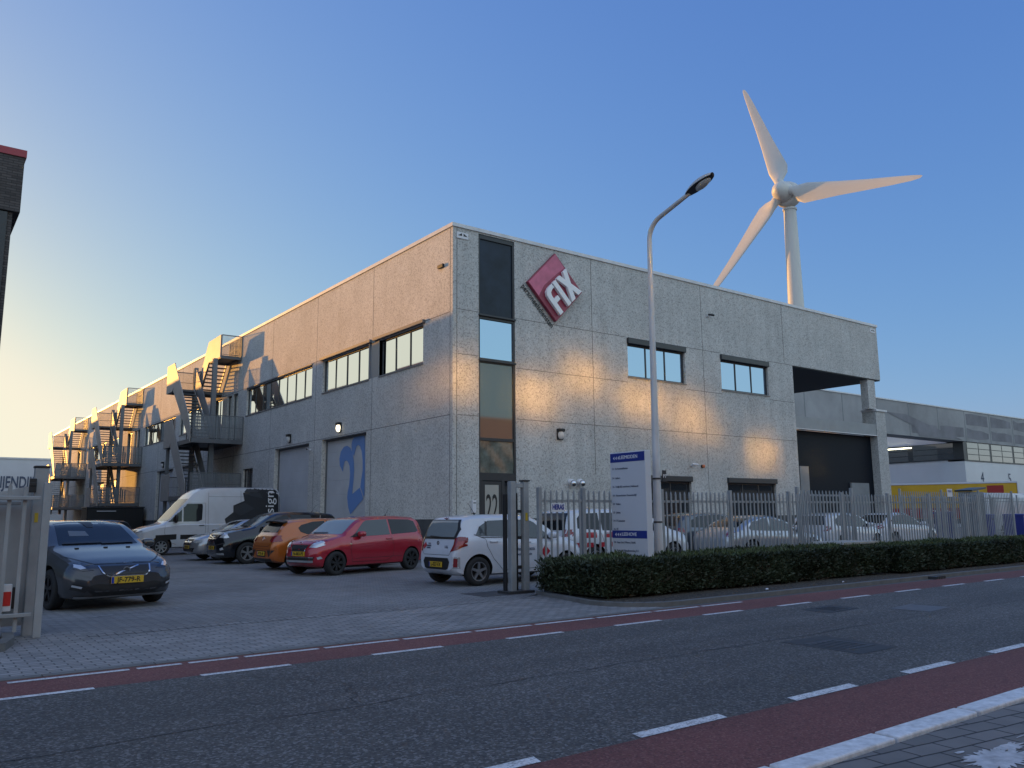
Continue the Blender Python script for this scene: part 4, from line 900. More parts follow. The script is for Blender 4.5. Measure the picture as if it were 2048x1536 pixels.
# ------------------------------------------------------------------ hedges
m_hleaf = mat('hedge_leaf', (.030,.044,.021), .6, noise=(1.6,.5)); m_hnew = mat('hedge_new_growth', (.065,.095,.032), .6, noise=(2.5,.4)); m_hcore = mat('hedge_core', (.02,.024,.014), .95, noise=(30,.6))
m_twig = mat('hedge_twig', (.10,.07,.045), .9)
from mathutils import noise as mnoise
def hedge(label, x0, x1, yf, yb, h, dens, seed):
    random.seed(seed)
    t = thing('clipped_hedge', label, 'hedge', ((x0+x1)/2,(yf+yb)/2,.05), 0, 'clipped conifer hedges along the fence')
    def bump(x, s): return mnoise.noise(Vector((x*.9, s, seed)))*.10+mnoise.noise(Vector((x*2.7, s, seed+5)))*.05
    mb = MB(); nx = int((x1-x0)/.25)+1
    prof = lambda x: [(yf+.16+bump(x,0),.08),(yf+.10+bump(x,1),h*.45),(yf+.22+bump(x,2),h*.86),(yf+.45,h*.93+bump(x,3)*.6),(yb-.2,h*.93+bump(x,4)*.6),(yb-.08,h*.8),(yb-.08,.08)]
    for i in range(nx+1):
        x = x0+.16+(x1-x0-.3)*i/nx
        for y,z in prof(x): mb.v.append((x,y,z))
    for i in range(nx):
        for j in range(6): mb.f.append((i*7+j,i*7+j+1,(i+1)*7+j+1,(i+1)*7+j))
    mb.f += [tuple(range(7)), tuple(nx*7+j for j in range(7))[::-1]]
    mb.build('branch_core', m_hcore, t, world=True)
    # sprigs: small narrow leaf faces through a shell of the volume
    V = []; F = []
    n = int((x1-x0)*dens)
    for k in range(n):
        x = random.uniform(x0,x1); s_ = random.random()
        if s_ < .62:   z = random.uniform(.10,h); y = yf+.05+.10*random.random()+bump(x,z*3)*1.0+max(0,z-h*.7)*.35; nrm = Vector((random.gauss(0,.4),-1,random.gauss(.35,.4)))
        else:          y = random.uniform(yf+.15,yb); z = h*.97+bump(x,y*3)*.7-random.random()*.08; nrm = Vector((random.gauss(0,.5),random.gauss(-.2,.5),1))
        if k < n*.05:
            x = x0+random.uniform(-.02,.14); z = random.uniform(.1,h); y = random.uniform(yf+.08,yb); nrm = Vector((-1,random.gauss(-.2,.5),random.gauss(.3,.4)))
        elif random.random() < .06: nrm = Vector((random.choice((-1,1)),random.gauss(-.3,.4),random.gauss(.3,.3)))
        if x < x0+.25: x += random.uniform(0,.2); 
        gap = mnoise.noise(Vector((x*2.2, y*2.2+9, z*2.6+seed)))
        if gap < -.28 and random.random() < .8: continue
        nrm.normalize(); L_ = random.uniform(.045,.11); d = (nrm*.75+Vector((random.gauss(0,.6),random.gauss(0,.5),random.gauss(.35,.5)))).normalized()
        side = d.cross(Vector((random.gauss(0,1),random.gauss(0,1),random.gauss(0,1)))).normalized()*random.uniform(.009,.020)
        p = Vector((x,y,z)); o = len(V)
        for q in (p-side*.6, p+side*.6, p+d*L_*.6+side, p+d*L_, p+d*L_*.6-side): V.append(tuple(q))
        F.append((o,o+1,o+2,o+3,o+4))
    mb = MB(); mb.v = V; mb.f = F; mb.build('foliage', m_hleaf, t, world=True, fix=False)
    mb = MB()
    for k in range(int((x1-x0)*900)):
        x = random.uniform(x0+.05,x1); y = random.uniform(yf+.18,yb); z = h*.98+bump(x,y*3)*.75+random.uniform(-.03,.03)
        if mnoise.noise(Vector((x*1.4,y*1.4,seed))) < -.05: continue
        d = Vector((random.gauss(0,.6),random.gauss(-.3,.6),1)).normalized(); L_ = random.uniform(.04,.12); sd_ = d.cross(Vector((random.gauss(0,1),random.gauss(0,1),.1))).normalized()*random.uniform(.006,.014)
        p = Vector((x,y,z)); mb.add([p-sd_*.5,p+sd_*.5,p+d*L_*.6+sd_,p+d*L_,p+d*L_*.6-sd_],[(0,1,2,3,4)])
    mb.build('new_growth', m_hnew, t, world=True, fix=False)
    mb = MB()
    for k in range(int((x1-x0)*14)):
        x = random.uniform(x0,x1); z = random.uniform(.05,h*.6); p = Vector((x,yf+.08+bump(x,z*3),z)); q = p+Vector((random.gauss(0,.12),-random.uniform(.02,.09),random.uniform(-.02,.22)))
        mb.tube([p,(p+q)/2+Vector((random.gauss(0,.02),0,0)),q],[.005,.004,.002],4,cap=False)
    mb.build('twig', m_twig, t, world=True, fix=False)
    return t
hedge('long low clipped hedge in front of the fence, from the gate to the concrete cabinet', -4.72, 4.15, -12.05, -10.15, .64, 6600, 2)
hedge('second low hedge beyond the concrete cabinet, continuing out of the picture on the right', 4.35, 18.0, -12.3, -10.6, .64, 4600, 5)

# ------------------------------------------------------------------ wind turbine
m_turb = mat('turbine_white', (.60,.60,.56), .45)
HUB = Vector((146.35,85.28,76.0)); az = R(264); tilt = R(5)
ax = Vector((math.sin(az)*math.cos(tilt), math.cos(az)*math.cos(tilt), math.sin(tilt)))
uu = Vector((0,0,1)).cross(ax).normalized(); vv = ax.cross(uu)
tb = HUB-Vector((ax.x,ax.y,0)).normalized()*2.9
t = thing('wind_turbine', 'white three-bladed wind turbine rising behind the roof', 'wind turbine', (tb.x,tb.y,0))
mb = MB(); mb.tube([(tb.x,tb.y,0),(tb.x,tb.y,30),(tb.x,tb.y,60),(tb.x,tb.y,72.6)],[2.6,2.05,1.62,1.42],40); mb.build('tower', m_turb, t, world=True, smooth=40)
mb = MB(); mb.tube([(tb.x,tb.y,72.0),(tb.x,tb.y,72.5)],[1.62,1.62],40); mb.build('yaw_ring', m_turb, t, world=True, smooth=40)
mb = MB(); c0 = HUB-ax*.9
mb.tube([c0+ax*0,c0-ax*.4,c0-ax*1.5,c0-ax*2.8,c0-ax*3.9,c0-ax*4.6,c0-ax*4.9],[2.35,2.95,3.15,2.9,2.2,1.2,.3],40); mb.build('nacelle', m_turb, t, world=True, smooth=60)
mb = MB(); mb.tube([HUB-ax*.8,HUB+ax*.2,HUB+ax*1.2,HUB+ax*2.1,HUB+ax*2.7,HUB+ax*2.95],[2.35,2.4,2.15,1.55,.8,.1],40); hb = mb.build('hub', m_turb, t, world=True, smooth=60)
for k in range(3):
    q = R(108+120*k); d = uu*math.cos(q)+vv*math.sin(q); tn_ = ax.cross(d)     # d: radial, tn_: in the rotor plane, ax: out of it
    mb = MB(); st_ = [(1.9,1.05,1.05,0.6),(3.0,1.05,1.05,.6),(4.2,1.9,.75,.58),(6.0,2.35,.52,.48),(9,2.1,.40,.34),(14,1.66,.30,.22),(20,1.26,.21,.13),(26,.92,.14,.08),(30,.62,.09,.05),(31.7,.34,.05,.03),(32.1,.06,.02,.02)]
    nn = 20
    for r_,ch,th,tw in st_:
        tw *= .3
        for j in range(nn):
            a_ = 2*math.pi*j/nn; X_ = ch*math.cos(a_)*(1 if r_ < 3.5 else 1)+(.0 if r_ < 3.5 else -.35*ch); Y_ = th*math.sin(a_)*(1 if r_ < 3.5 else (.55+.45*math.cos(a_)))
            e1 = tn_*math.cos(tw)+ax*math.sin(tw); e2 = ax*math.cos(tw)-tn_*math.sin(tw)
            mb.v.append(tuple(HUB+d*r_+e1*X_+e2*Y_+ax*(.6 if r_ > 20 else 0)*((r_-20)/12)))
    for i in range(len(st_)-1):
        for j in range(nn): j2 = (j+1)%nn; mb.f.append((i*nn+j,i*nn+j2,(i+1)*nn+j2,(i+1)*nn+j))
    mb.f.append(tuple(range(nn))[::-1]); mb.f.append(tuple((len(st_)-1)*nn+j for j in range(nn)))
    bl_ = mb.build('blade', m_turb, t, world=True, smooth=50)
    mb = MB(); mb.tube([HUB+d*1.7,HUB+d*2.6],[1.12,1.12],24); mb.build('blade_collar', m_turb, bl_, world=True, smooth=40)
# ================================================================== vehicles
def paint(name, col, metal=.35, rough=.32): return mat(name, col, rough, metal=metal, coat=1.0, coords='obj', noise=(3, .05))
m_cglass = mat('car_glass', (.010,.012,.015), .03, spec=.45)
m_cglass2 = mat('car_glass_light', (.055,.065,.07), .05, spec=.7)
m_trim = mat('car_trim_black', (.013,.013,.014), .45)
m_rim = mat('alloy_rim', (.42,.43,.44), .3, metal=.8); m_rimdk = mat('black_rim', (.022,.022,.024), .4, metal=.3)
m_tail = mat('tail_light', (.20,.008,.010), .12, coat=1); m_head = mat('head_light', (.60,.62,.65), .10, metal=.4, coat=1); m_headdk = mat('head_light_dark', (.02,.022,.025), .06, metal=.0, coat=1)
m_cglass3 = mat('car_glass_sky_tone', (.20,.23,.24), .05, spec=.7)  # pale base colour stands in for the sky reflected in the glass
m_plate = mat('yellow_plate', (.58,.37,.02), .45); m_plateblue = mat('plate_blue', (.01,.04,.3), .4)
m_arch = mat('wheel_arch', (.006,.006,.006), .9)
def interp(pts, x, sm=.0):
    xs = [p[0] for p in pts]; zs = [p[1] for p in pts]
    if sm <= 0: return float(np.interp(x, xs, zs))
    return float(np.mean([np.interp(x+d*sm, xs, zs) for d in (-1,-.66,-.33,0,.33,.66,1)]))
class Car:
    def __init__(s, name, label, cat, L, W, wb, fo, wr, top, belt, body, loc, yaw, tumble=.36, sh=.93, front=None, rear=None, bottom=.20, arch=.055, group='cars parked at the business building', sm=.016):
        s.L, s.W, s.top, s.belt, s.wr = L, W, top, belt, wr
        s.root = thing(name, label, cat, (loc[0],loc[1],0), yaw, group)
        s.tumble, s.sh, s.sm = tumble, sh, sm
        s.front = front or [(0,.50),(.05,.66),(.14,.80),(.32,.91),(.7,.985),(1.0,1)]; s.rear = rear or [(0,.66),(.05,.80),(.14,.90),(.34,.965),(.8,1)]
        s.body_m = body; s.axles = (L/2-fo, L/2-fo-wb); s.bottom = bottom
        N = 90; ts = np.linspace(-1,1,N); xs = L/2*(.55*ts+.45*np.sin(ts*math.pi/2))
        mb = MB(); prev = None
        for x in xs:
            ring = s.section(x); n = len(ring); o = len(mb.v); mb.v += ring
            if prev is not None:
                for k in range(n): k2 = (k+1)%n; mb.f.append((prev+k,prev+k2,o+k2,o+k))
            else: mb.f.append(tuple(range(o,o+n)))
            prev = o
        mb.f.append(tuple(range(prev,prev+n))[::-1])
        bm = bmesh.new(); vs = [bm.verts.new(v) for v in mb.v]
        for f in mb.f: bm.faces.new([vs[i] for i in f])
        bmesh.ops.recalc_face_normals(bm, faces=bm.faces); bmesh.ops.triangulate(bm, faces=[f for f in bm.faces if len(f.verts) > 4])
        s.bvh = BVHTree.FromBMesh(bm)
        me = bpy.data.meshes.new('body'); bm.to_mesh(me); bm.free()
        s.body = link('body', me, [body, m_arch], s.root)
        cut = MB(); 
        for ax_ in s.axles:
            for sd_ in (-1,1):
                y0_, y1_ = sd_*(W/2-.30), sd_*(W/2+.1)
                cut.tube([(ax_,y0_,wr+.01),(ax_,y1_,wr+.01)], wr+arch, 32)
                cut_z = None
        cme = bpy.data.meshes.new('cut'); cme.from_pydata(cut.v, [], cut.f); cme.update()
        bmc = bmesh.new(); bmc.from_mesh(cme); bmesh.ops.recalc_face_normals(bmc, faces=bmc.faces); bmc.to_mesh(cme); bmc.free()
        cme.materials.append(m_arch); co = bpy.data.objects.new('cut', cme); COL.objects.link(co); co.matrix_basis = s.root.matrix_basis.copy()
        md = s.body.modifiers.new('b', 'BOOLEAN'); md.object = co; md.operation = 'DIFFERENCE'; md.solver = 'EXACT'; md.material_mode = 'TRANSFER'
        dg = bpy.context.evaluated_depsgraph_get(); dg.update()
        nm = bpy.data.meshes.new_from_object(s.body.evaluated_get(dg), preserve_all_data_layers=True, depsgraph=dg)
        s.body.modifiers.clear(); s.body.data = nm; nm.name = 'body'
        bpy.data.objects.remove(co)
        nm.polygons.foreach_set('use_smooth', [True]*len(nm.polygons)); nm.set_sharp_from_angle(angle=R(34))
    def hw(s, x):
        return s.W/2*min(interp(s.front, s.L/2-x, .03), interp(s.rear, x+s.L/2, .03))
    def section(s, x):
        f = (s.L/2-x)/s.L; w = s.hw(x); zt = interp(s.top, f, s.sm); df = min(s.L/2-x, x+s.L/2)
        zb = s.bottom+.13*max(0,1-df/.30)**2
        zs = min(interp(s.belt, f, s.sm*1.5), zt-.03); h = zt-zs
        k = min(1,max(0,(h-.12)/.28)); k = k*k*(3-2*k); d = zs-zb; W_ = w
        low = [(w*.80,zb),(w*.93,zb+.04),(w*.975,zb+.22*d),(w*.985,zb+.42*d),(w*1.0,zb+.66*d),(w*.99,zb+.84*d),(w*(s.sh+.028),zs-.03),(w*s.sh,zs)]
        wt = w*s.sh
        hood = [(w*(s.sh-.03),zs+.45*h),(w*(s.sh-.11),zs+.74*h),(w*.62,zs+.92*h),(w*.32,zs+.985*h)]
        cab = [(wt-s.tumble*.42*h,zs+.45*h),(wt-s.tumble*.84*h,zs+.84*h),(wt-s.tumble*.95*h-.07,zs+.955*h),((wt-s.tumble*h)*.5,zs+.993*h)]
        upp = [(a[0]*(1-k)+b[0]*k, a[1]*(1-k)+b[1]*k) for a,b in zip(hood,cab)]
        half = low+upp
        return [(x,0,zb)]+[(x,y,z) for y,z in half]+[(x,0,zt)]+[(x,-y,z) for y,z in half[::-1]]
    def cast(s, p, d, off):
        p = Vector(p); d = Vector(d); h, n, i, ds = s.bvh.ray_cast(p-d*6, d)
        if h is None:
            h, n, i, ds = s.bvh.find_nearest(p)
        if n.dot(d) > 0: n = -n
        return h+n*off
    def wrap(s, p, d, off, maxd=.30):
        q = s.cast(p, d, off); g = -d[0]
        if s.L/2-g*q.x > maxd:
            sy = 1 if p[1] > 0 else -1
            t_ = s.L/2-maxd*min(1.0,.6+.4*(s.L/2-g*q.x-maxd))
            q = s.cast((g*t_,0,p[2]), (0,-sy,0), off)
        return q
    def patch(s, name, poly, view, m, off=.004, ml=.07, parent=None, thick=0):
        """poly in 2-D; view: 'L','R' = (x,z) seen from that side; 'F','B' = (y,z) from the front or back; 'T' = (x,y) from above"""
        vs = [Vector((a,b,0)) for a,b in poly]; bm = bmesh.new()
        f = bm.faces.new([bm.verts.new(v) for v in vs]); f.normal_update(); bmesh.ops.triangulate(bm, faces=[f])
        for _ in range(5):
            es = [e for e in bm.edges if e.calc_length() > ml]
            if not es: break
            bmesh.ops.subdivide_edges(bm, edges=es, cuts=1); bmesh.ops.triangulate(bm, faces=[f for f in bm.faces if len(f.verts) > 3])
        for v in bm.verts:
            a,b = v.co.x, v.co.y
            q,d = {'L':((a,0,b),(0,-1,0)),'R':((a,0,b),(0,1,0)),'F':((0,a,b),(-1,0,0)),'B':((0,a,b),(1,0,0)),'T':((a,b,0),(0,0,-1))}[view]
            v.co = (s.wrap if view in 'FB' and ('light' in name or 'lamp' in name or 'reflector' in name or 'day' in name) else s.cast)(q, d, off)
        bmesh.ops.recalc_face_normals(bm, faces=bm.faces)
        me = bpy.data.meshes.new(name); bm.to_mesh(me); bm.free()
        return link(name, me, m, parent or s.root, smooth=50)
    def both(s, name, poly, m, **k):
        return [s.patch(name, poly, v, m, **k) for v in 'LR']
    def mir(s, name, poly, view, m, **k):
        return [s.patch(name, [(g*a,b) for a,b in poly], view, m, **k) for g in (1,-1)]
    def strip(s, name, pts, view, m, w_=.010, off=.003):
        mb = None; bm = bmesh.new()
        P = [Vector((a,b)) for a,b in pts]; Q = []
        for i in range(len(P)-1):
            n = max(1,int((P[i+1]-P[i]).length/.06)); Q += [P[i]+(P[i+1]-P[i])*k/n for k in range(n)]
        Q.append(P[-1]); rows = []
        for i,p in enumerate(Q):
            d = (Q[min(i+1,len(Q)-1)]-Q[max(0,i-1)]).normalized(); nn = Vector((-d.y,d.x))*w_/2; r_ = []
            for g in (-1,1):
                a,b = p+nn*g
                q,dr = {'L':((a,0,b),(0,-1,0)),'R':((a,0,b),(0,1,0)),'F':((0,a,b),(-1,0,0)),'B':((0,a,b),(1,0,0)),'T':((a,b,0),(0,0,-1))}[view]
                r_.append(bm.verts.new(s.cast(q,dr,off)))
            rows.append(r_)
        for i in range(len(rows)-1): bm.faces.new((rows[i][0],rows[i+1][0],rows[i+1][1],rows[i][1]))
        me = bpy.data.meshes.new(name); bm.to_mesh(me); bm.free(); return link(name, me, m, s.root)
    def wheels(s, rim=m_rim, n=5, twin=False, tw=.20, rr=.66):
        for ax_ in s.axles:
            for g in (-1,1):
                yo = g*(s.W/2-.015); yi = yo-g*tw; r_ = s.wr
                mb = MB(); P = [(r_*.64,yo-g*.015),(r_*.72,yo),(r_*.90,yo-g*.002),(r_*.975,yo-g*.018),(r_,yo-g*.045),(r_,yi+g*.045),(r_*.97,yi+g*.01),(r_*.7,yi)]
                mb.lathe(P, (ax_,0,r_), 1, 36); wl_ = mb.build('wheel', m_rubber, s.root, smooth=40)
                mb = MB(); q = rr*r_
                mb.lathe([(r_*.66,yo-g*.010),(q,yo-g*.004),(q*.93,yo-g*.006),(q*.90,yo-g*.03),(q*.88,yi)], (ax_,0,r_), 1, 36)
                mb.tube([(ax_,yo-g*.055,r_),(ax_,yo-g*.008,r_)], [q*.22,q*.17], 16)
                for k in range(n):
                    for e in ((-.12,.12) if twin else (0,)):
                        a_ = 2*math.pi*k/n+.3+e; d = Vector((math.cos(a_),0,math.sin(a_))); t_ = Vector((-d.z,0,d.x)); w1,w2 = (q*.085,q*.075) if twin else (q*.15,q*.115)
                        c_ = Vector((ax_,0,r_)); vs = []
                        for rad,ww,yy in ((q*.16,w1,yo-g*.015),(q*.94,w2,yo-g*.008)):
                            for yv in (yy,yy-g*.035):
                                for sg in (-1,1): p = c_+d*rad+t_*ww*sg; vs.append((p.x,yv,p.z))
                        mb.add(vs, [(0,1,5,4),(2,3,7,6),(0,4,6,2),(1,3,7,5),(4,5,7,6),(0,2,3,1)])
                mb.build('rim', rim, wl_, smooth=35)
                mb = MB(); mb.lathe([(0,yo-g*.075),(q*.9,yo-g*.075)], (ax_,0,r_), 1, 24); mb.build('brake_disc', m_arch, wl_, fix=False)
                mb = MB(); mb.lathe([(q*.25,yo-g*.068),(q*.55,yo-g*.068)], (ax_,0,r_), 1, 24); 
    def plate(s, txt, end, y, z, w_=.52, h_=.11, parent=None, off=.02, tilt=0):
        g = 1 if end == 'F' else -1
        p = s.cast((0,y,z), (-g,0,0), off); x = p.x
        mb = MB(); mb.box(-w_/2,w_/2,-.006,.006,-h_/2,h_/2)
        U = Vector((0,g,0)); mb.move(lambda v: Vector((x,y,z))+U*v.x+Vector((g,0,0))*(-v.y)+Vector((0,0,v.z)))
        pl_ = mb.build('number_plate', m_plate, s.root, bevel=.003)
        mb = MB(); mb.box(-w_/2+.004,-w_/2+.045,-.008,-.0062,-h_/2+.004,h_/2-.004); mb.move(lambda v: Vector((x,y,z))+U*v.x+Vector((g,0,0))*(-v.y)+Vector((0,0,v.z))); mb.build('country_band', m_plateblue, pl_)
        place_text(txt, m_black, pl_, (x+g*.009,y+g*.02,z-.001), (0,g,0), (0,0,1), h_*.98, width=w_*.74, world=False, extrude=.001, bold=.002)
        return pl_
    def mirror(s, x, z, m=None, sz=(.10,.11,.075), out_=.10):
        for g in (-1,1):
            p = s.cast((x,0,z), (0,-g,0), 0); mb = MB()
            c = Vector((x-.02,p.y+g*out_,z+.03)); mb.ico((0,0,0),1,3)
            def sq(v): return Vector([math.copysign(abs(q)**.7,q) for q in v])
            mb.v = [tuple(c+Vector((sq(Vector(v)).x*sz[0],sq(Vector(v)).y*sz[1],sq(Vector(v)).z*sz[2]))) for v in mb.v]
            o = mb.build('mirror', m or s.body_m, s.root, smooth=60)
            mb = MB(); mb.bar((x,p.y-g*.01,z-.02),(x-.01,p.y+g*out_*.8,z),.05,.03); mb.build('mirror_foot', m_trim, o)
    def handle(s, x, z, m=None, L_=.20):
        for g in (-1,1):
            p = s.cast((x,0,z), (0,-g,0), .0); mb = MB(); mb.box(x-L_/2,x+L_/2,p.y+g*.012-.008,p.y+g*.012+.012,z-.014,z+.014); mb.box(x-L_/2,x-L_/2+.03,p.y-.02,p.y+.02,z-.012,z+.012); mb.box(x+L_/2-.03,x+L_/2,p.y-.02,p.y+.02,z-.012,z+.012)
            mb.build('door_handle', m or s.body_m, s.root, bevel=.004)
    def seams(s, lines):
        for ln in lines:
            for v in 'LR': s.strip('door_seam', ln, v, m_trim, .009)
    def fx(s, f): return s.L/2-f*s.L          # fraction from the nose -> x
    def P(s, pts): return [(s.fx(f), z) for f,z in pts]
    def antenna(s, f, y=0, h_=.20, lean=.15):
        p = s.cast((s.fx(f),y,0), (0,0,-1), 0); mb = MB(); mb.tube([p,p+Vector((-.02,0,.03))],[.025,.014],8); mb.tube([p+Vector((-.01,0,.02)),p+Vector((-lean,0,h_))],[.006,.004],6); mb.build('antenna', m_trim, s.root)
    def wiper(s, pts, view): s.strip('wiper', pts, view, m_trim, .022, .018)
    def badge(s, y, z, end, r_=.05, m=m_chrome):
        g = 1 if end == 'F' else -1; p = s.cast((0,y,z),(-g,0,0),.008); mb = MB()
        mb.lathe([(r_*.72,0),(r_,0),(r_,.012),(r_*.72,.012)], (0,0,0), 0, 20, close=True); mb.v = [(p.x+g*a,y+b,z+c) for a,b,c in mb.v]
        return mb.build('badge', m, s.root, smooth=40)
def yaw_of(dx, dy): return math.atan2(dy, dx)
def center(front_axle_pt, yaw, L, fo):      # ground point under the middle of the front axle -> body centre
    d = L/2-fo; return (front_axle_pt[0]-math.cos(yaw)*d, front_axle_pt[1]-math.sin(yaw)*d)

# ------------------------------------------------------------------ dark grey hatchback facing the camera
yw = yaw_of(.175,-.985)
c = Car('hatchback','dark grey hatchback with yellow front plate facing the road beside the sliding gate','car',4.37,1.86,2.65,.88,.325,
    [(0,.54),(.012,.65),(.035,.72),(.09,.815),(.18,.92),(.255,.985),(.285,1.03),(.43,1.37),(.50,1.425),(.60,1.44),(.72,1.415),(.86,1.32),(.93,1.12),(.985,.95),(1,.72)],
    [(0,.50),(.05,.66),(.25,.89),(.5,.94),(.85,1.03),(1,.85)], paint('grey_blue_paint',(.042,.043,.046),.30,.32), center((-11.24,-6.55),yw,4.37,.88), yw,
    bottom=.17, front=[(0,.60),(.05,.72),(.14,.84),(.32,.93),(.7,.985),(1.0,1)])
c.wheels(m_rimdk,5,True); W2 = .93
c.patch('windscreen',[(-.66,1.02),(.66,1.02),(.55,1.375),(.30,1.405),(-.30,1.405),(-.55,1.375)],'F',m_cglass)
c.patch('rear_window',[(-.5,1.08),(.5,1.08),(.46,1.30),(-.46,1.30)],'B',m_cglass)
c.both('side_window',c.P([(.345,.965),(.455,1.30),(.52,1.345),(.545,1.345),(.555,.965)]),m_cglass); c.both('side_window',c.P([(.57,.97),(.56,1.345),(.64,1.345),(.76,1.27),(.80,1.14),(.79,1.03)]),m_cglass)
for v in 'LR': c.strip('chrome_line',c.P([(.30,.93),(.345,.945),(.56,.95),(.79,1.01),(.82,1.14)]),v,m_chrome,.016,.007); c.strip('chrome_line',c.P([(.31,.95),(.45,1.325),(.55,1.375),(.64,1.37),(.77,1.285),(.82,1.14)]),v,m_chrome,.014,.007)
gr = c.patch('grille',[(-.40,.69),(.40,.69),(.37,.60),(.29,.545),(-.29,.545),(-.37,.60)],'F',m_trim,off=.006)
c.strip('grille_frame',[(-.41,.70),(-.375,.595),(-.295,.535),(.295,.535),(.375,.595),(.41,.70)],'F',m_chrome,.022,.012)
c.strip('grille_bar',[(-.24,.55),(.22,.69)],'F',m_chrome,.016,.011); c.badge(0,.62,'F',.062)
mb = MB(); p = c.cast((0,0,.62),(-1,0,0),.014); mb.tube([p,p+Vector((.004,0,0))],.044,18); mb.build('badge', m_frame, c.root)
c.mir('headlight',[(.49,.64),(.58,.70),(.72,.80),(.84,.86),(.87,.78),(.80,.68),(.66,.63)],'F',m_headdk,off=.006,ml=.04)
c.mir('headlight_lamp',[(.60,.67),(.66,.72),(.74,.735),(.75,.69),(.68,.655)],'F',m_head,off=.010,ml=.04)
c.mir('headlight_lamp',[(.755,.755),(.80,.80),(.835,.815),(.835,.77),(.79,.73)],'F',m_head,off=.010,ml=.03)
c.patch('lower_intake',[(-.66,.39),(-.44,.43),(-.30,.41),(.30,.41),(.44,.43),(.66,.39),(.50,.25),(-.50,.25)],'F',m_trim,off=.005)
c.mir('fog_surround',[(.56,.38),(.78,.45),(.80,.35),(.62,.30)],'F',m_trim,off=.007); c.mir('day_light',[(.66,.39),(.78,.425),(.785,.395),(.67,.36)],'F',m_head,off=.012)
c.strip('front_lip',[(-.74,.225),(-.4,.215),(.4,.215),(.74,.225)],'F',m_steel,.03,.008)
c.plate('JF-779-R','F',0,.475,off=.03)
c.seams([c.P([(.30,.93),(.29,.70),(.31,.34)]),c.P([(.565,.96),(.565,.5),(.55,.30)]),c.P([(.79,1.0),(.775,.72),(.72,.5),(.70,.32)])])
c.strip('bonnet_seam',[(-.80,.86),(-.60,.78),(-.45,.73),(.45,.73),(.60,.78),(.80,.86)],'F',m_trim,.012)
c.mirror(c.fx(.335),.99); c.handle(c.fx(.52),.86); c.handle(c.fx(.72),.89)
for y in (-.45,.02,.40): 
    p = c.cast((c.fx(.235),y,0),(0,0,-1),.006); mb = MB(); mb.box(p.x-.02,p.x+.02,p.y-.03,p.y+.03,p.z-.01,p.z+.008); mb.build('washer_nozzle', m_trim, c.root)
c.wiper([(-.60,1.035),(.05,1.045)],'F'); c.wiper([(.02,1.03),(.58,1.04)],'F')
c.patch('sensor_cover',[(-.11,1.40),(.11,1.40),(.05,1.30),(-.05,1.30)],'F',m_trim,off=.009)
c.patch('windscreen_paper',[(-.42,1.16),(-.10,1.16),(-.12,1.24),(-.40,1.25)],'F',mat('paper_behind_glass',(.10,.115,.14),.5),off=.006)
c.mir('tail_light',[(.62,.82),(.78,.86),(.80,1.02),(.66,1.05)],'B',m_tail); c.antenna(.80,0,.06,.12)

# ------------------------------------------------------------------ white panel van with a black and grey wrap
yw = yaw_of(-1,-.015)
VL = 5.95
c = Car('panel_van','white high-roofed panel van with a black faceted wrap at its rear','van',VL,2.02,3.55,.98,.345,
    [(0,.72),(.012,.92),(.03,1.02),(.09,1.14),(.15,1.22),(.185,1.28),(.22,1.46),(.335,2.28),(.365,2.50),(.41,2.68),(.46,2.76),(.60,2.79),(.95,2.79),(.985,2.74),(1,2.5)],
    [(0,.66),(.03,.90),(.15,1.12),(.3,1.22),(1,1.22)], paint('van_white',(.60,.62,.65),0,.3), center((-5.55,13.92),yw,VL,.98), yw, tumble=.10, sh=.965, bottom=.28, arch=.07, sm=.012,
    rear=[(0,.90),(.05,.95),(.2,.99),(.6,1)], group='cars parked at the business building')
c.wheels(m_rim,8)
c.patch('windscreen',[(-.80,1.36),(.80,1.36),(.74,2.26),(-.74,2.26)],'F',m_cglass2)
c.both('side_window',c.P([(.205,1.32),(.245,1.55),(.292,1.88),(.292,1.33)]),m_cglass); c.both('side_window',c.P([(.302,1.33),(.302,1.95),(.325,2.05),(.428,2.05),(.432,1.95),(.428,1.40),(.40,1.33)]),m_cglass)
c.both('bumper_strip',c.P([(.125,.58),(.125,.80),(.26,.83),(.26,.62)]),m_trim); c.both('rub_strip',c.P([(.285,.62),(.285,.80),(.665,.80),(.665,.62)]),m_trim)
c.seams([c.P([(.185,1.22),(.18,.9),(.20,.55),(.26,.42)]),c.P([(.30,2.08),(.45,2.08),(.452,1.2),(.45,.40)]),c.P([(.47,2.55),(.47,.40)]),c.P([(.47,2.35),(.97,2.35)]),c.P([(.70,2.6),(.70,.40)])])
c.mirror(c.fx(.245),1.42,m_trim,(.07,.12,.17),.14); c.handle(c.fx(.425),1.17,m_trim)
c.mir('headlight',[(.50,.92),(.62,1.06),(.80,1.16),(.90,1.12),(.88,.95),(.70,.88)],'F',m_head,off=.006); c.patch('grille',[(-.45,1.0),(.45,1.0),(.38,.72),(-.38,.72)],'F',m_trim); c.patch('lower_bumper',[(-.9,.60),(.9,.60),(.85,.34),(-.85,.34)],'F',m_trim)
m_wrap = mat('van_wrap_black',(.014,.016,.02),.35,coat=.5); m_wrap2 = mat('van_wrap_grey',(.028,.032,.038),.35,coat=.5)
c.both('wrap',c.P([(.995,2.72),(.755,2.76),(.715,2.50),(.725,2.18),(.645,1.98),(.645,1.70),(.585,1.42),(.60,1.05),(.50,.98),(.49,.82),(.995,.82)]),m_wrap,off=.005,ml=.15)
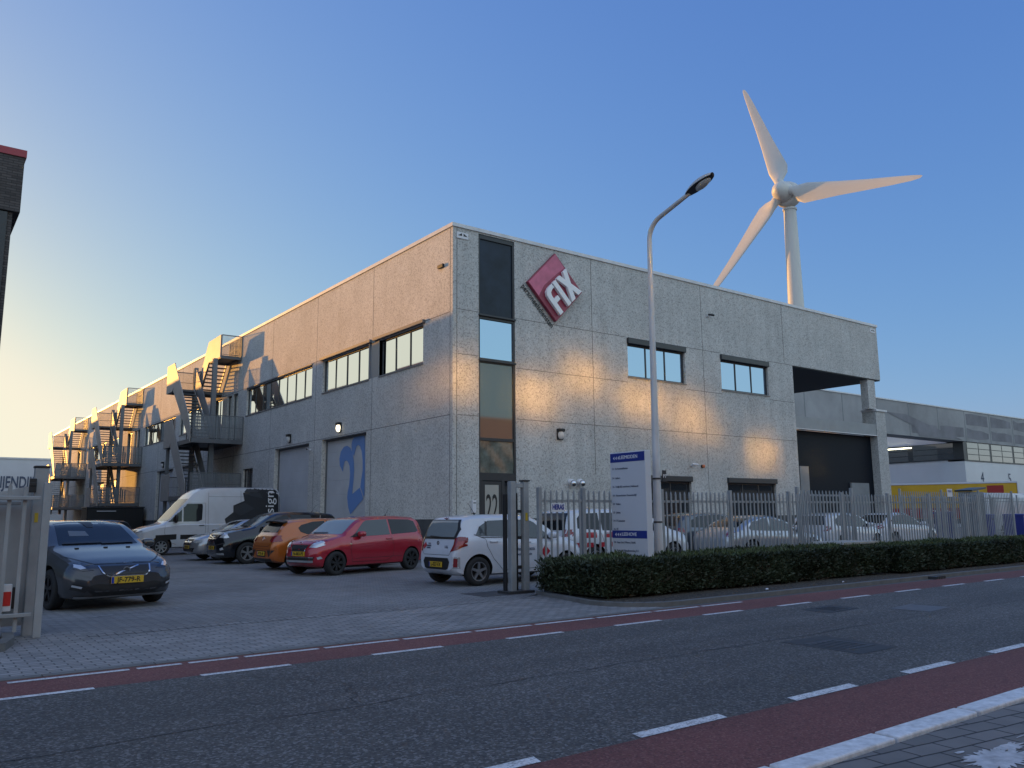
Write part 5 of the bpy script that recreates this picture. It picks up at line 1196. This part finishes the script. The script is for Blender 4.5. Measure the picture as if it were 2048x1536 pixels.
c.both('wrap_facet',c.P([(.755,2.755),(.82,2.70),(.86,2.3),(.725,2.45)]),m_wrap2,off=.007,ml=.15); c.both('wrap_facet',c.P([(.73,2.10),(.80,1.85),(.70,1.55),(.65,1.72),(.66,1.96)]),m_wrap2,off=.007,ml=.15); c.both('wrap_facet',c.P([(.62,1.35),(.78,1.40),(.74,.95),(.61,1.05)]),m_wrap2,off=.007,ml=.15)
mb = text_mesh('design', .60, 'CENTER', 0, 0); xs_ = [p[0] for p in mb.v]; k_ = 1.62/(max(xs_)-min(xs_))
xc = c.fx(.915); mb.v = [tuple(c.cast((xc-b*-.95, 0, 1.80+a*k_), (0,-1,0), .012)) for a,b,_ in mb.v]      # on the left side, reading upwards
mb.build('lettering', m_letter, c.root, fix=False)
c.mir('tail_light',[(.86,1.0),(.97,1.0),(.97,1.55),(.88,1.55)],'B',m_tail); c.patch('rear_window',[(-.75,1.5),(.75,1.5),(.7,2.3),(-.7,2.3)],'B',m_cglass)

def hatch(name, label, loc, yw, L, W, H, wb, fo, wr, body, **k):
    """a rounded five-door outline, scaled by height"""
    s = H/1.5
    top = k.pop('top', None) or [(0,.60),(.012,.72),(.04,.82),(.12,.93),(.22,1.0),(.255,1.04),(.40,1.40),(.46,1.47),(.56,1.50),(.75,1.49),(.90,1.42),(.94,1.30),(.985,.98),(1,.70)]
    belt = k.pop('belt', None) or [(0,.55),(.05,.70),(.25,.90),(.6,.96),(.9,1.02),(1,.82)]
    return Car(name, label, 'car', L, W, wb, fo, wr, [(a,z*s) for a,z in top], [(a,z*s) for a,z in belt], body, loc, yw, **k)

# ------------------------------------------------------------------ silver hatchback (half hidden)
yw = yaw_of(-1,-.03)
c = hatch('hatchback','silver hatchback with a wide star grille, half hidden between the van and the black car',center((-5.05,8.0),yw,4.2,.85),yw,4.2,1.78,1.43,2.6,.85,.31,paint('silver_paint',(.36,.37,.39),.6,.3))
c.wheels(m_rim,5,True)
c.patch('windscreen',[(-.62,1.0),(.62,1.0),(.54,1.34),(-.54,1.34)],'F',m_cglass); c.both('side_window',c.P([(.33,.93),(.43,1.27),(.55,1.33),(.74,1.28),(.82,1.12),(.80,1.0)]),m_cglass)
c.patch('grille',[(-.40,.74),(.40,.74),(.36,.54),(-.36,.54)],'F',m_trim); c.strip('grille_bar',[(-.38,.64),(.38,.64)],'F',m_chrome,.03,.01); c.badge(0,.64,'F',.09)
c.mir('headlight',[(.45,.64),(.60,.76),(.80,.80),(.83,.70),(.62,.60)],'F',m_head,off=.006); c.patch('lower_intake',[(-.6,.44),(.6,.44),(.5,.30),(-.5,.30)],'F',m_trim); c.strip('front_lip',[(-.75,.30),(.75,.30)],'F',m_chrome,.035,.01)
c.plate('4-KHR-81','F',0,.47); c.mirror(c.fx(.32),.98); c.seams([c.P([(.29,.9),(.28,.6),(.30,.34)]),c.P([(.57,.93),(.56,.32)])])

# ------------------------------------------------------------------ black compact SUV
yw = yaw_of(-1,-.04)
c = hatch('suv','black compact SUV with chrome front trim, parked between the silver and the orange car',center((-5.1,5.05),yw,4.28,.86),yw,4.28,1.80,1.66,2.55,.86,.345,paint('black_paint',(.007,.009,.014),.4,.25),
    top=[(0,.66),(.012,.80),(.04,.90),(.12,.98),(.22,1.04),(.26,1.08),(.40,1.41),(.46,1.47),(.56,1.50),(.78,1.48),(.92,1.42),(.955,1.25),(.985,.98),(1,.72)])
c.wheels(m_rim,5,True)
c.patch('windscreen',[(-.66,1.19),(.66,1.19),(.56,1.56),(-.56,1.56)],'F',m_cglass2); c.both('side_window',c.P([(.32,1.09),(.43,1.44),(.52,1.54),(.56,1.10)]),m_cglass); c.both('side_window',c.P([(.575,1.11),(.545,1.55),(.76,1.53),(.87,1.42),(.88,1.18)]),m_cglass)
for v in 'LR': c.strip('chrome_line',c.P([(.78,1.14),(.80,1.52)]),v,m_chrome,.02,.007)
c.patch('grille',[(-.40,.93),(.40,.93),(.35,.78),(-.35,.78)],'F',m_trim); c.strip('grille_bar',[(-.42,.90),(0,.84),(.42,.90)],'F',m_chrome,.03,.012); c.strip('grille_bar',[(-.42,.82),(0,.79),(.42,.82)],'F',m_chrome,.02,.012); c.badge(0,.86,'F',.06)
c.strip('chrome_trim',[(-.72,.66),(-.4,.60),(.4,.60),(.72,.66)],'F',m_chrome,.03,.010)
c.mir('headlight',[(.48,.84),(.58,.97),(.78,1.02),(.84,.92),(.70,.82)],'F',m_head,off=.006); c.mir('fog_lamp',[(.58,.50),(.68,.54),(.70,.47),(.60,.44)],'F',m_head)
c.strip('front_lip',[(-.7,.33),(.7,.33)],'F',m_steel,.06,.008); c.plate('6-ZSX-04','F',0,.52); c.mirror(c.fx(.315),1.10); c.antenna(.80,0,.24,.16); c.wiper([(-.5,1.2),(.1,1.2)],'F')
c.mir('tail_light',[(.6,.95),(.8,.95),(.8,1.15),(.62,1.18)],'B',m_tail)
mb = MB()
c.seams([c.P([(.29,1.05),(.28,.7),(.30,.36)]),c.P([(.57,1.08),(.56,.34)])])

# ------------------------------------------------------------------ orange hatchback seen from behind
yw = yaw_of(1,.03)
OL, OW = 4.06, 1.74
c = Car('hatchback','orange three-door hatchback seen from behind with a black roof spoiler, beside the red car','car',OL,OW,2.48,.86,.315,
    [(0,.60),(.012,.70),(.04,.78),(.12,.88),(.23,.96),(.26,1.0),(.42,1.36),(.50,1.42),(.60,1.43),(.74,1.42),(.86,1.37),(.905,1.28),(.955,1.03),(.985,.92),(1,.66)],
    [(0,.55),(.05,.68),(.25,.86),(.6,.93),(.86,1.0),(1,.80)], paint('orange_paint',(.44,.115,.016),.25,.3), (-5.12+OL/2-.72,.92), yw, rear=[(0,.72),(.05,.82),(.14,.90),(.34,.965),(.8,1)])
c.wheels(m_rimdk,5,True)
c.patch('rear_window',[(-.60,1.04),(.60,1.04),(.53,1.29),(-.53,1.29)],'B',mat('tinted_rear_glass',(.012,.014,.017),.12,spec=.15)); c.patch('windscreen',[(-.62,1.0),(.62,1.0),(.54,1.36),(-.54,1.36)],'F',m_cglass)
c.both('side_window',c.P([(.335,.93),(.44,1.27),(.52,1.345),(.60,1.35),(.60,.95)]),m_cglass); c.both('side_window',c.P([(.61,.95),(.61,1.35),(.70,1.33),(.79,1.24),(.815,1.16),(.80,1.05),(.75,.98)]),m_cglass)
mb = MB(); 
for i in range(13):
    y = -.60+1.2*i/12; x0_ = -OL/2+.40; mb.v += [(x0_+.10,y,1.385-.03*(y/.6)**2),(x0_-.13+.06*(y/.6)**2,y,1.365-.04*(y/.6)**2),(x0_-.11+.06*(y/.6)**2,y,1.335-.04*(y/.6)**2),(x0_+.08,y,1.335-.03*(y/.6)**2)]
for i in range(12):
    for j in range(4): j2 = (j+1)%4; mb.f.append((i*4+j,i*4+j2,i*4+4+j2,i*4+4+j))
mb.f += [(0,1,2,3),(48,51,50,49)]; mb.build('roof_spoiler', m_trim, c.root, smooth=40)
c.mir('tail_light',[(.50,.80),(.52,.92),(.72,.96),(.82,.95),(.82,.80),(.66,.77)],'B',m_tail,off=.010,ml=.04); c.badge(0,.86,'B',.06)
c.plate('9-TXL-60','B',0,.46,off=.015); c.patch('plate_recess',[(-.32,.54),(.32,.54),(.30,.37),(-.30,.37)],'B',m_trim,off=.004)
c.mir('bumper_vent',[(.40,.56),(.74,.56),(.56,.36)],'B',m_trim,off=.006); c.strip('boot_seam',[(-.70,.76),(-.45,.66),(.45,.66),(.70,.76)],'B',m_trim,.010); c.strip('bumper_seam',[(-.84,.60),(-.5,.585),(.5,.585),(.84,.60)],'B',m_trim,.008)
c.patch('lower_bumper',[(-.6,.33),(.6,.33),(.55,.22),(-.55,.22)],'B',m_trim); c.mirror(c.fx(.33),.98); c.seams([c.P([(.31,.9),(.30,.6),(.32,.3)]),c.P([(.61,.94),(.60,.6),(.62,.36)])]); c.handle(c.fx(.565),.86); c.wiper([(-.02,1.06),(.42,1.07)],'B')
c.mir('headlight',[(.5,.66),(.6,.78),(.78,.82),(.8,.7)],'F',m_head)

# ------------------------------------------------------------------ red small hatchback
yw = yaw_of(-.962,-.27)
RL, RW = 3.86, 1.66
c = Car('small_car','small red three-door hatchback with black wheels parked in front of the side wall','car',RL,RW,2.66,.58,.30,
    [(0,.62),(.012,.74),(.03,.83),(.08,.90),(.17,.97),(.20,1.0),(.22,1.03),(.345,1.36),(.40,1.435),(.52,1.475),(.74,1.48),(.90,1.45),(.945,1.38),(.975,1.08),(.990,.93),(1,.62)],
    [(0,.56),(.04,.72),(.18,.90),(.5,.96),(.85,1.03),(.95,1.0),(1,.80)], paint('red_paint',(.36,.012,.028),.2,.28), (-4.12,-1.62), yw, rear=[(0,.78),(.05,.87),(.14,.93),(.34,.98),(.8,1)], arch=.035)
c.wheels(m_rimdk,7,True,rr=.70)
c.patch('windscreen',[(-.62,1.02),(.62,1.02),(.54,1.40),(-.54,1.40)],'F',m_cglass3); c.patch('rear_window',[(-.5,1.04),(.5,1.04),(.48,1.36),(-.48,1.36)],'B',m_cglass)
c.both('side_window',c.P([(.305,.945),(.315,1.03),(.405,1.31),(.435,1.36),(.625,1.385),(.63,.975)]),m_cglass2); c.both('side_window',c.P([(.645,.98),(.64,1.385),(.84,1.37),(.89,1.32),(.915,1.06),(.89,1.02)]),m_cglass)
c.both('mirror_corner',c.P([(.262,.935),(.318,1.03),(.312,.94)]),m_trim)
c.patch('grille',[(-.30,.735),(.30,.735),(.25,.625),(-.25,.625)],'F',m_trim,off=.006); c.strip('grille_frame',[(-.25,.615),(-.31,.745),(.31,.745),(.25,.615),(-.25,.615)],'F',m_chrome,.022,.010); c.badge(0,.80,'F',.045)
c.mir('headlight',[(.36,.70),(.44,.80),(.60,.865),(.72,.87),(.74,.78),(.58,.70)],'F',m_head,off=.008,ml=.04)
c.strip('chrome_trim',[(-.52,.36),(.52,.36)],'F',m_steel,.05,.012); c.strip('chrome_trim',[(-.52,.46),(.52,.46)],'F',m_chrome,.025,.012); c.patch('lower_intake',[(-.55,.47),(.55,.47),(.5,.33),(-.5,.33)],'F',m_trim,off=.006)
c.mir('fog_lamp',[(.60,.46),(.67,.49),(.69,.43),(.62,.41)],'F',m_head,off=.008); c.plate('N-883-PS','F',0,.545,off=.012)
c.mirror(c.fx(.345),.985); c.handle(c.fx(.61),.865); c.seams([c.P([(.27,.92),(.265,.62),(.285,.32),(.60,.30)]),c.P([(.635,.965),(.66,.66),(.655,.42),(.60,.30)])])
c.strip('bonnet_seam',[(-.72,.86),(-.55,.87),(-.32,.76),(.32,.76),(.55,.87),(.72,.86)],'F',m_trim,.009)
for v in 'LR': c.strip('sill_line',c.P([(.31,.40),(.74,.40)]),v,m_trim,.008)
c.antenna(.77,0,.22,.14); c.wiper([(-.5,1.04),(.1,1.045)],'F')
for g in (-1,1):
    p = c.cast((c.fx(.262),0,.77),(0,-g,0),.006); mb = MB(); mb.ico(tuple(p),.03,2,(1.3,.3,.6)); mb.build('side_repeater', mat('repeater',(.6,.45,.3),.2,coat=1), c.root)
c.mir('tail_light',[(.60,.85),(.74,.85),(.76,1.2),(.66,1.2)],'B',m_tail)

# ------------------------------------------------------------------ white small hatchback by the gate
yw = yaw_of(1,0.0)
KL, KW = 3.66, 1.66
kc = (-4.30+KL/2-.56,-6.95)
c = Car('small_car','small white hatchback with a yellow rear plate parked beside the gate post','car',KL,KW,2.42,.68,.30,
    [(0,.62),(.012,.72),(.035,.82),(.09,.90),(.18,.97),(.22,1.01),(.375,1.38),(.43,1.455),(.56,1.49),(.74,1.485),(.86,1.46),(.925,1.42),(.945,1.32),(.975,1.0),(.988,.90),(1,.62)],
    [(0,.56),(.04,.72),(.18,.90),(.5,.95),(.85,1.04),(.95,1.02),(1,.80)], paint('pearl_white',(.58,.60,.65),0,.3), kc, yw, rear=[(0,.76),(.05,.86),(.14,.93),(.34,.98),(.8,1)], arch=.05)
c.wheels(m_rim,5,rr=.66)
c.patch('rear_window',[(-.56,1.01),(.56,1.01),(.60,1.16),(.52,1.35),(-.52,1.35),(-.60,1.16)],'B',m_cglass3,off=.012); c.patch('rear_window_surround',[(-.63,.965),(.63,.965),(.67,1.17),(.57,1.37),(-.57,1.37),(-.67,1.17)],'B',m_trim,off=.007)
c.mir('tail_light',[(.55,.70),(.61,.86),(.60,.98),(.70,1.02),(.80,1.0),(.82,.86),(.72,.75)],'B',m_tail,off=.010,ml=.04)
c.mir('tail_light_core',[(.66,.80),(.70,.92),(.77,.93),(.77,.84)],'B',mat('tail_light_bright',(.32,.012,.012),.15,coat=1),off=.013,ml=.04)
c.patch('plate_recess',[(-.46,.58),(.46,.58),(.52,.50),(.46,.36),(.38,.335),(-.38,.335),(-.46,.36),(-.52,.50)],'B',m_trim,off=.006); c.plate('L-027-FX','B',.0,.44,off=.022)
c.mir('rear_reflector',[(.64,.40),(.71,.40),(.72,.57),(.66,.58)],'B',m_tail,off=.008); c.mir('reflector_frame',[(.62,.37),(.74,.37),(.75,.60),(.63,.61)],'B',m_steel,off=.004)
c.patch('brake_light',[(-.12,1.395),(.12,1.395),(.11,1.42),(-.11,1.42)],'B',m_tail,off=.012)
c.strip('boot_seam',[(-.66,.99),(-.56,.70),(-.5,.64),(.5,.64),(.56,.70),(.66,.99)],'B',m_trim,.009); c.badge(0,.885,'B',.04,m_trim); c.wiper([(-.05,1.0),(.38,1.02)],'B')
mb = MB(); p = c.cast((0,.50,.82),(1,0,0),.006)
m_decal = mat('red_decal',(.38,.015,.03),.4)
c.patch('decal',[(.44,.82),(.52,.90),(.60,.82),(.52,.74)],'B',m_decal,off=.006)
for k,(s_,w_) in enumerate((('FIX',.10),('PERSONEELS',.17),('DIENSTEN',.15))):
    q = c.cast((0,.34,.865-.045*k),(1,0,0),.008); place_text(s_, m_ink, c.root, (q.x-.003,.34,q.z), (0,-1,0), (0,0,1), .045, width=w_, world=False, bold=.001)
q = c.cast((0,-.36,.80),(1,0,0),.008); place_text('106', m_ink, c.root, (q.x-.003,-.36,q.z), (0,-1,0), (0,0,1), .09, width=.12, world=False)
c.both('side_window',c.P([(.60,.985),(.58,1.36),(.76,1.345),(.83,1.22),(.86,1.06),(.83,1.02)]),m_cglass2); c.both('side_window',c.P([(.305,.945),(.41,1.29),(.45,1.35),(.565,1.365),(.585,.975)]),m_cglass2); c.patch('windscreen',[(-.62,1.03),(.62,1.03),(.54,1.40),(-.54,1.40)],'F',m_cglass)
for v in 'LR': c.strip('window_pillar',c.P([(.795,1.03),(.775,1.33)]),v,m_trim,.05,.007); c.strip('window_line',c.P([(.30,.935),(.60,.965),(.83,1.0),(.87,1.06)]),v,m_trim,.014,.006)
c.seams([c.P([(.875,1.06),(.80,.96),(.79,.80),(.745,.55),(.68,.32)]),c.P([(.59,.96),(.585,.5),(.57,.32)]),c.P([(.265,.92),(.255,.6),(.29,.32),(.68,.30)])])
c.handle(c.fx(.745),.90); c.handle(c.fx(.50),.87); c.antenna(.73,0,.24,.17); c.mirror(c.fx(.30),.98)
for v in 'R': 
    c.patch('decal',[(c.fx(.36),.52),(c.fx(.36)+.13,.66),(c.fx(.36),.80),(c.fx(.36)-.13,.66)],v,m_decal,off=.005)
    for k,(s_,w_) in enumerate((('FIX PERSONEELSDIENSTEN',.55),('werken met plezier',.40))):
        q = c.cast((c.fx(.52),0,.72-.10*k),(0,1,0),.006); place_text(s_, m_ink, c.root, (q.x,q.y-.002,q.z), (1,0,0), (0,0,1), .08, width=w_, world=False)
c.mir('headlight',[(.44,.70),(.52,.84),(.70,.92),(.76,.84),(.6,.72)],'F',m_head); c.patch('grille',[(-.4,.72),(.4,.72),(.36,.62),(-.36,.62)],'F',m_trim)

# ------------------------------------------------------------------ cars behind the fence
def simple(name, label, loc, yw, L, W, H, body, rim=m_rim, glass=m_cglass, top=None, belt=None, **k):
    c = hatch(name, label, loc, yw, L, W, H, L*.61, L*.195, .32, body, top=top, belt=belt, **k); s = H/1.5
    c.wheels(rim,5,True)
    c.patch('windscreen',[(-.66*W/1.78,1.06*s),(.66*W/1.78,1.06*s),(.55*W/1.78,1.41*s),(-.55*W/1.78,1.41*s)],'F',glass)
    c.mir('headlight',[(.5*W/1.78,.70*s),(.6*W/1.78,.84*s),(.78*W/1.78,.90*s),(.8*W/1.78,.78*s)],'F',m_head); c.mir('tail_light',[(.58*W/1.78,.82*s),(.80*W/1.78,.84*s),(.80*W/1.78,1.0*s),(.60*W/1.78,1.0*s)],'B',m_tail)
    c.mirror(c.fx(.32),1.0*s); c.handle(c.fx(.53),.88*s); c.handle(c.fx(.72),.90*s)
    c.seams([c.P([(.29,.9*s),(.28,.6*s),(.30,.34)]),c.P([(.57,.95*s),(.565,.34)]),c.P([(.77,.97*s),(.74,.6*s),(.70,.34)])]); return c
yw = yaw_of(1,-.02)
c = simple('people_carrier','white people carrier with red marking blocks parked behind the directory board',(1.95,-5.3),yw,4.75,1.84,1.62,paint('patrol_white',(.58,.60,.63),0,.32),
    top=[(0,.62),(.012,.74),(.04,.84),(.10,.92),(.17,.98),(.20,1.02),(.36,1.38),(.43,1.47),(.55,1.50),(.80,1.50),(.94,1.46),(.965,1.30),(.985,1.0),(1,.68)])
s_ = 1.62/1.5
c.both('side_window',c.P([(.27,.99),(.38,1.36),(.43,1.46),(.54,1.50),(.55,1.02)]),m_cglass); c.both('side_window',c.P([(.57,1.02),(.56,1.50),(.74,1.50),(.75,1.04)]),m_cglass); c.both('side_window',c.P([(.765,1.05),(.755,1.50),(.88,1.48),(.91,1.36),(.92,1.10)]),m_cglass)
c.patch('rear_window',[(-.66,1.06),(.66,1.06),(.58,1.50),(-.58,1.50)],'B',m_cglass)
for k in range(7): c.both('red_block',c.P([(.40+k*.085,.62),(.445+k*.085,.62),(.445+k*.085,.74),(.40+k*.085,.74)]),m_decal)
for k in range(3): c.mir('red_block',[(.18+k*.22,.66),(.30+k*.22,.66),(.30+k*.22,.78),(.18+k*.22,.78)],'B',m_decal)
for k in range(2): c.both('red_block',c.P([(.64+k*.16,.86),(.74+k*.16,.86),(.74+k*.16,1.0),(.64+k*.16,1.0)]),m_decal)
c.plate('GH-137-Z','B',0,.52)
yw = yaw_of(1,-.06)
c = simple('sedan','silver rounded sedan parked behind the fence to the right of the lamp post',(7.75,-5.9),yw,4.6,1.80,1.40,paint('light_silver',(.40,.42,.45),.6,.3),
    top=[(0,.62),(.012,.70),(.04,.78),(.15,.88),(.27,.96),(.30,.99),(.43,1.36),(.50,1.45),(.58,1.50),(.66,1.48),(.78,1.34),(.88,1.10),(.93,1.04),(.985,.98),(1,.68)],
    belt=[(0,.55),(.05,.68),(.25,.86),(.6,.94),(.85,.98),(1,.82)])
c.both('side_window',c.P([(.345,.90),(.45,1.23),(.53,1.34),(.585,1.36),(.595,.92)]),m_cglass2); c.both('side_window',c.P([(.61,.92),(.60,1.36),(.67,1.33),(.76,1.20),(.815,1.02),(.80,.95)]),m_cglass2)
for v in 'LR': c.strip('chrome_line',c.P([(.33,.90),(.45,1.26),(.53,1.37),(.60,1.39),(.68,1.35),(.77,1.22),(.83,1.0)]),v,m_chrome,.022,.007)
c.patch('rear_window',[(-.58,1.04),(.58,1.04),(.50,1.30),(-.50,1.30)],'B',m_cglass)
yw = yaw_of(1,.0)
c = simple('estate_car','grey-blue car partly hidden behind the silver sedan, close to the building',(8.3,-3.3),yw,4.5,1.80,1.50,paint('slate_paint',(.085,.10,.125),.5,.3))
c.both('side_window',c.P([(.30,.95),(.42,1.33),(.55,1.41),(.78,1.38),(.88,1.22),(.88,1.02)]),m_cglass); c.patch('rear_window',[(-.58,1.06),(.58,1.06),(.52,1.38),(-.52,1.38)],'B',m_cglass)
c.plate('K-402-BD','B',0,.62); c.patch('lower_bumper',[(-.7,.50),(.7,.50),(.66,.26),(-.66,.26)],'B',m_trim)
yw = yaw_of(1,.05)
c = simple('hatchback','white hatchback behind the fence near the concrete cabinet, its rear to the left',(13.9,-4.8),yw,4.1,1.76,1.46,paint('plain_white',(.55,.57,.60),0,.32))
c.both('side_window',c.P([(.30,.92),(.42,1.29),(.50,1.37),(.56,1.38),(.57,.94)]),m_cglass); c.both('side_window',c.P([(.585,.95),(.575,1.38),(.76,1.36),(.87,1.2),(.87,1.0)]),m_cglass); c.patch('rear_window',[(-.58,1.02),(.58,1.02),(.52,1.34),(-.52,1.34)],'B',m_cglass)
c = simple('sedan','white car with a dark sloping windscreen behind the fence, nearest to the yellow truck',(18.9,-4.2),yaw_of(1,-.03),4.5,1.78,1.44,MATS['plain_white'],
    top=[(0,.62),(.012,.72),(.04,.80),(.15,.90),(.27,.97),(.30,1.0),(.46,1.40),(.52,1.48),(.60,1.50),(.72,1.47),(.82,1.25),(.90,1.06),(.985,1.0),(1,.68)])
c.both('side_window',c.P([(.34,.92),(.47,1.30),(.58,1.40),(.74,1.33),(.82,1.1),(.82,.98)]),m_cglass); c.patch('rear_window',[(-.58,1.02),(.58,1.02),(.52,1.34),(-.52,1.34)],'B',m_cglass)
# dark car and white van at the far left of the yard
c = simple('sedan','dark low car parked at the back of the yard under the middle staircase',(-5.2,30.5),yaw_of(-1,0),4.5,1.8,1.42,paint('deep_blue_paint',(.02,.025,.035),.4,.3))
c.both('side_window',c.P([(.31,.92),(.43,1.29),(.58,1.36),(.78,1.3),(.86,1.05)]),m_cglass)
c = simple('delivery_van','white van with a lit red tail light behind the sliding gate at the far left',(-10.0,21.5),yaw_of(.05,1),4.6,1.85,1.85,MATS['plain_white'],
    top=[(0,.55),(.012,.66),(.04,.76),(.12,.88),(.18,.95),(.33,1.36),(.40,1.46),(.55,1.50),(.9,1.49),(.97,1.44),(1,1.2)])
c.both('side_window',c.P([(.27,1.1),(.36,1.55),(.46,1.62),(.47,1.12)]),m_cglass); c.patch('rear_window',[(-.62,1.2),(.62,1.2),(.58,1.65),(-.58,1.65)],'B',m_cglass)
c.mir('brake_lamp',[(.70,.95),(.82,.95),(.82,1.2),(.72,1.2)],'B',mat('tail_lamp_on',(.5,.02,.02),.3,emit=((1,.05,.05),2.0)),off=.02)

# ------------------------------------------------------------------ yellow box truck and white van on the right
t = thing('box_truck','yellow box truck with a red band standing in front of the grey hall','truck',(46.2,6.2,0),R(-62),'trucks and vans on the right')
m_yel = mat('truck_yellow',(.62,.36,.015),.45,noise=(1,.08)); m_tred = mat('truck_red',(.32,.012,.012),.45)
mb = MB(); mb.box(-4.4,4.0,-1.25,1.25,.95,3.35); mb.build('cargo_box', m_yel, t, bevel=.05)
mb = MB(); mb.box(-4.45,4.05,-1.28,1.28,3.35,3.47); mb.box(4.0,4.06,-1.28,1.28,.95,3.35); mb.box(-4.46,-4.40,-1.28,1.28,.95,3.35); mb.build('box_edge', m_white, t, bevel=.01)
for g in (-1,1):
    mb = MB(); mb.box(2.2,3.2,g*1.256-.004,g*1.256+.004,1.0,3.2); mb.box(-4.2,2.19,g*1.256-.004,g*1.256+.004,1.0,1.7); mb.build('red_band', m_tred, t)
mb = MB(); mb.prism([(4.1,.55),(6.1,.55),(6.15,1.5),(5.7,2.6),(4.1,2.65)],1,-1.1,1.1); mb.build('cab', m_white, t, bevel=.06)
mb = MB(); mb.prism([(5.1,1.55),(6.0,1.55),(5.62,2.45),(5.1,2.45)],1,-1.112,1.112); mb.build('cab_window', m_cglass, t)
mb = MB(); mb.box(-4.3,4.1,-.5,.5,.6,.95); mb.build('chassis', m_black, t)
for x in (-2.9,5.1):
    for g in (-1,1):
        mb = MB(); mb.lathe([(.1,g*1.12),(.28,g*1.14),(.42,g*1.12),(.47,g*1.06),(.47,g*.88),(.3,g*.84)], (x,0,.47), 1, 28); mb.build('wheel', m_rubber, t, smooth=40)
place_text('ES', m_letter, t, (46.2,6.2,0), (1,0,0), (0,0,1), .01, world=True, width=.01).hide_render = False
bpy.data.objects.remove([o for o in t.children if o.name.startswith('lettering')][0])
for k,s_ in enumerate('ESTO'):
    place_text(s_, m_letter, t, (-2.6+k*.75,-1.268,1.36), (1,0,0), (0,0,1), .5, world=False)
yw = yaw_of(.96,-.28)
c = Car('delivery_van','white delivery van with a dark windscreen at the right edge of the picture','van',5.6,2.0,3.3,.95,.34,
    [(0,.72),(.012,.92),(.03,1.02),(.09,1.14),(.15,1.22),(.19,1.30),(.23,1.50),(.335,2.18),(.365,2.38),(.41,2.54),(.46,2.60),(.60,2.62),(.95,2.62),(.985,2.58),(1,2.4)],
    [(0,.66),(.03,.90),(.15,1.12),(.3,1.22),(1,1.22)], MATS['plain_white'], (43.2,1.3), yw, tumble=.10, sh=.965, bottom=.28, arch=.07, sm=.012, rear=[(0,.90),(.05,.95),(.2,.99),(.6,1)], group='trucks and vans on the right')
c.wheels(m_rimdk,5); c.patch('windscreen',[(-.80,1.38),(.80,1.38),(.74,2.16),(-.74,2.16)],'F',m_cglass); c.both('side_window',c.P([(.215,1.35),(.30,1.9),(.335,2.02),(.43,2.02),(.43,1.35)]),m_cglass)
c.mir('headlight',[(.50,.92),(.62,1.06),(.80,1.16),(.88,.95)],'F',m_head); c.patch('grille',[(-.45,1.0),(.45,1.0),(.38,.72),(-.38,.72)],'F',m_trim); c.both('side_vent',c.P([(.60,1.3),(.60,1.9),(.63,1.9),(.63,1.3)]),m_trim); c.mirror(c.fx(.25),1.42,m_trim,(.07,.12,.17),.14)
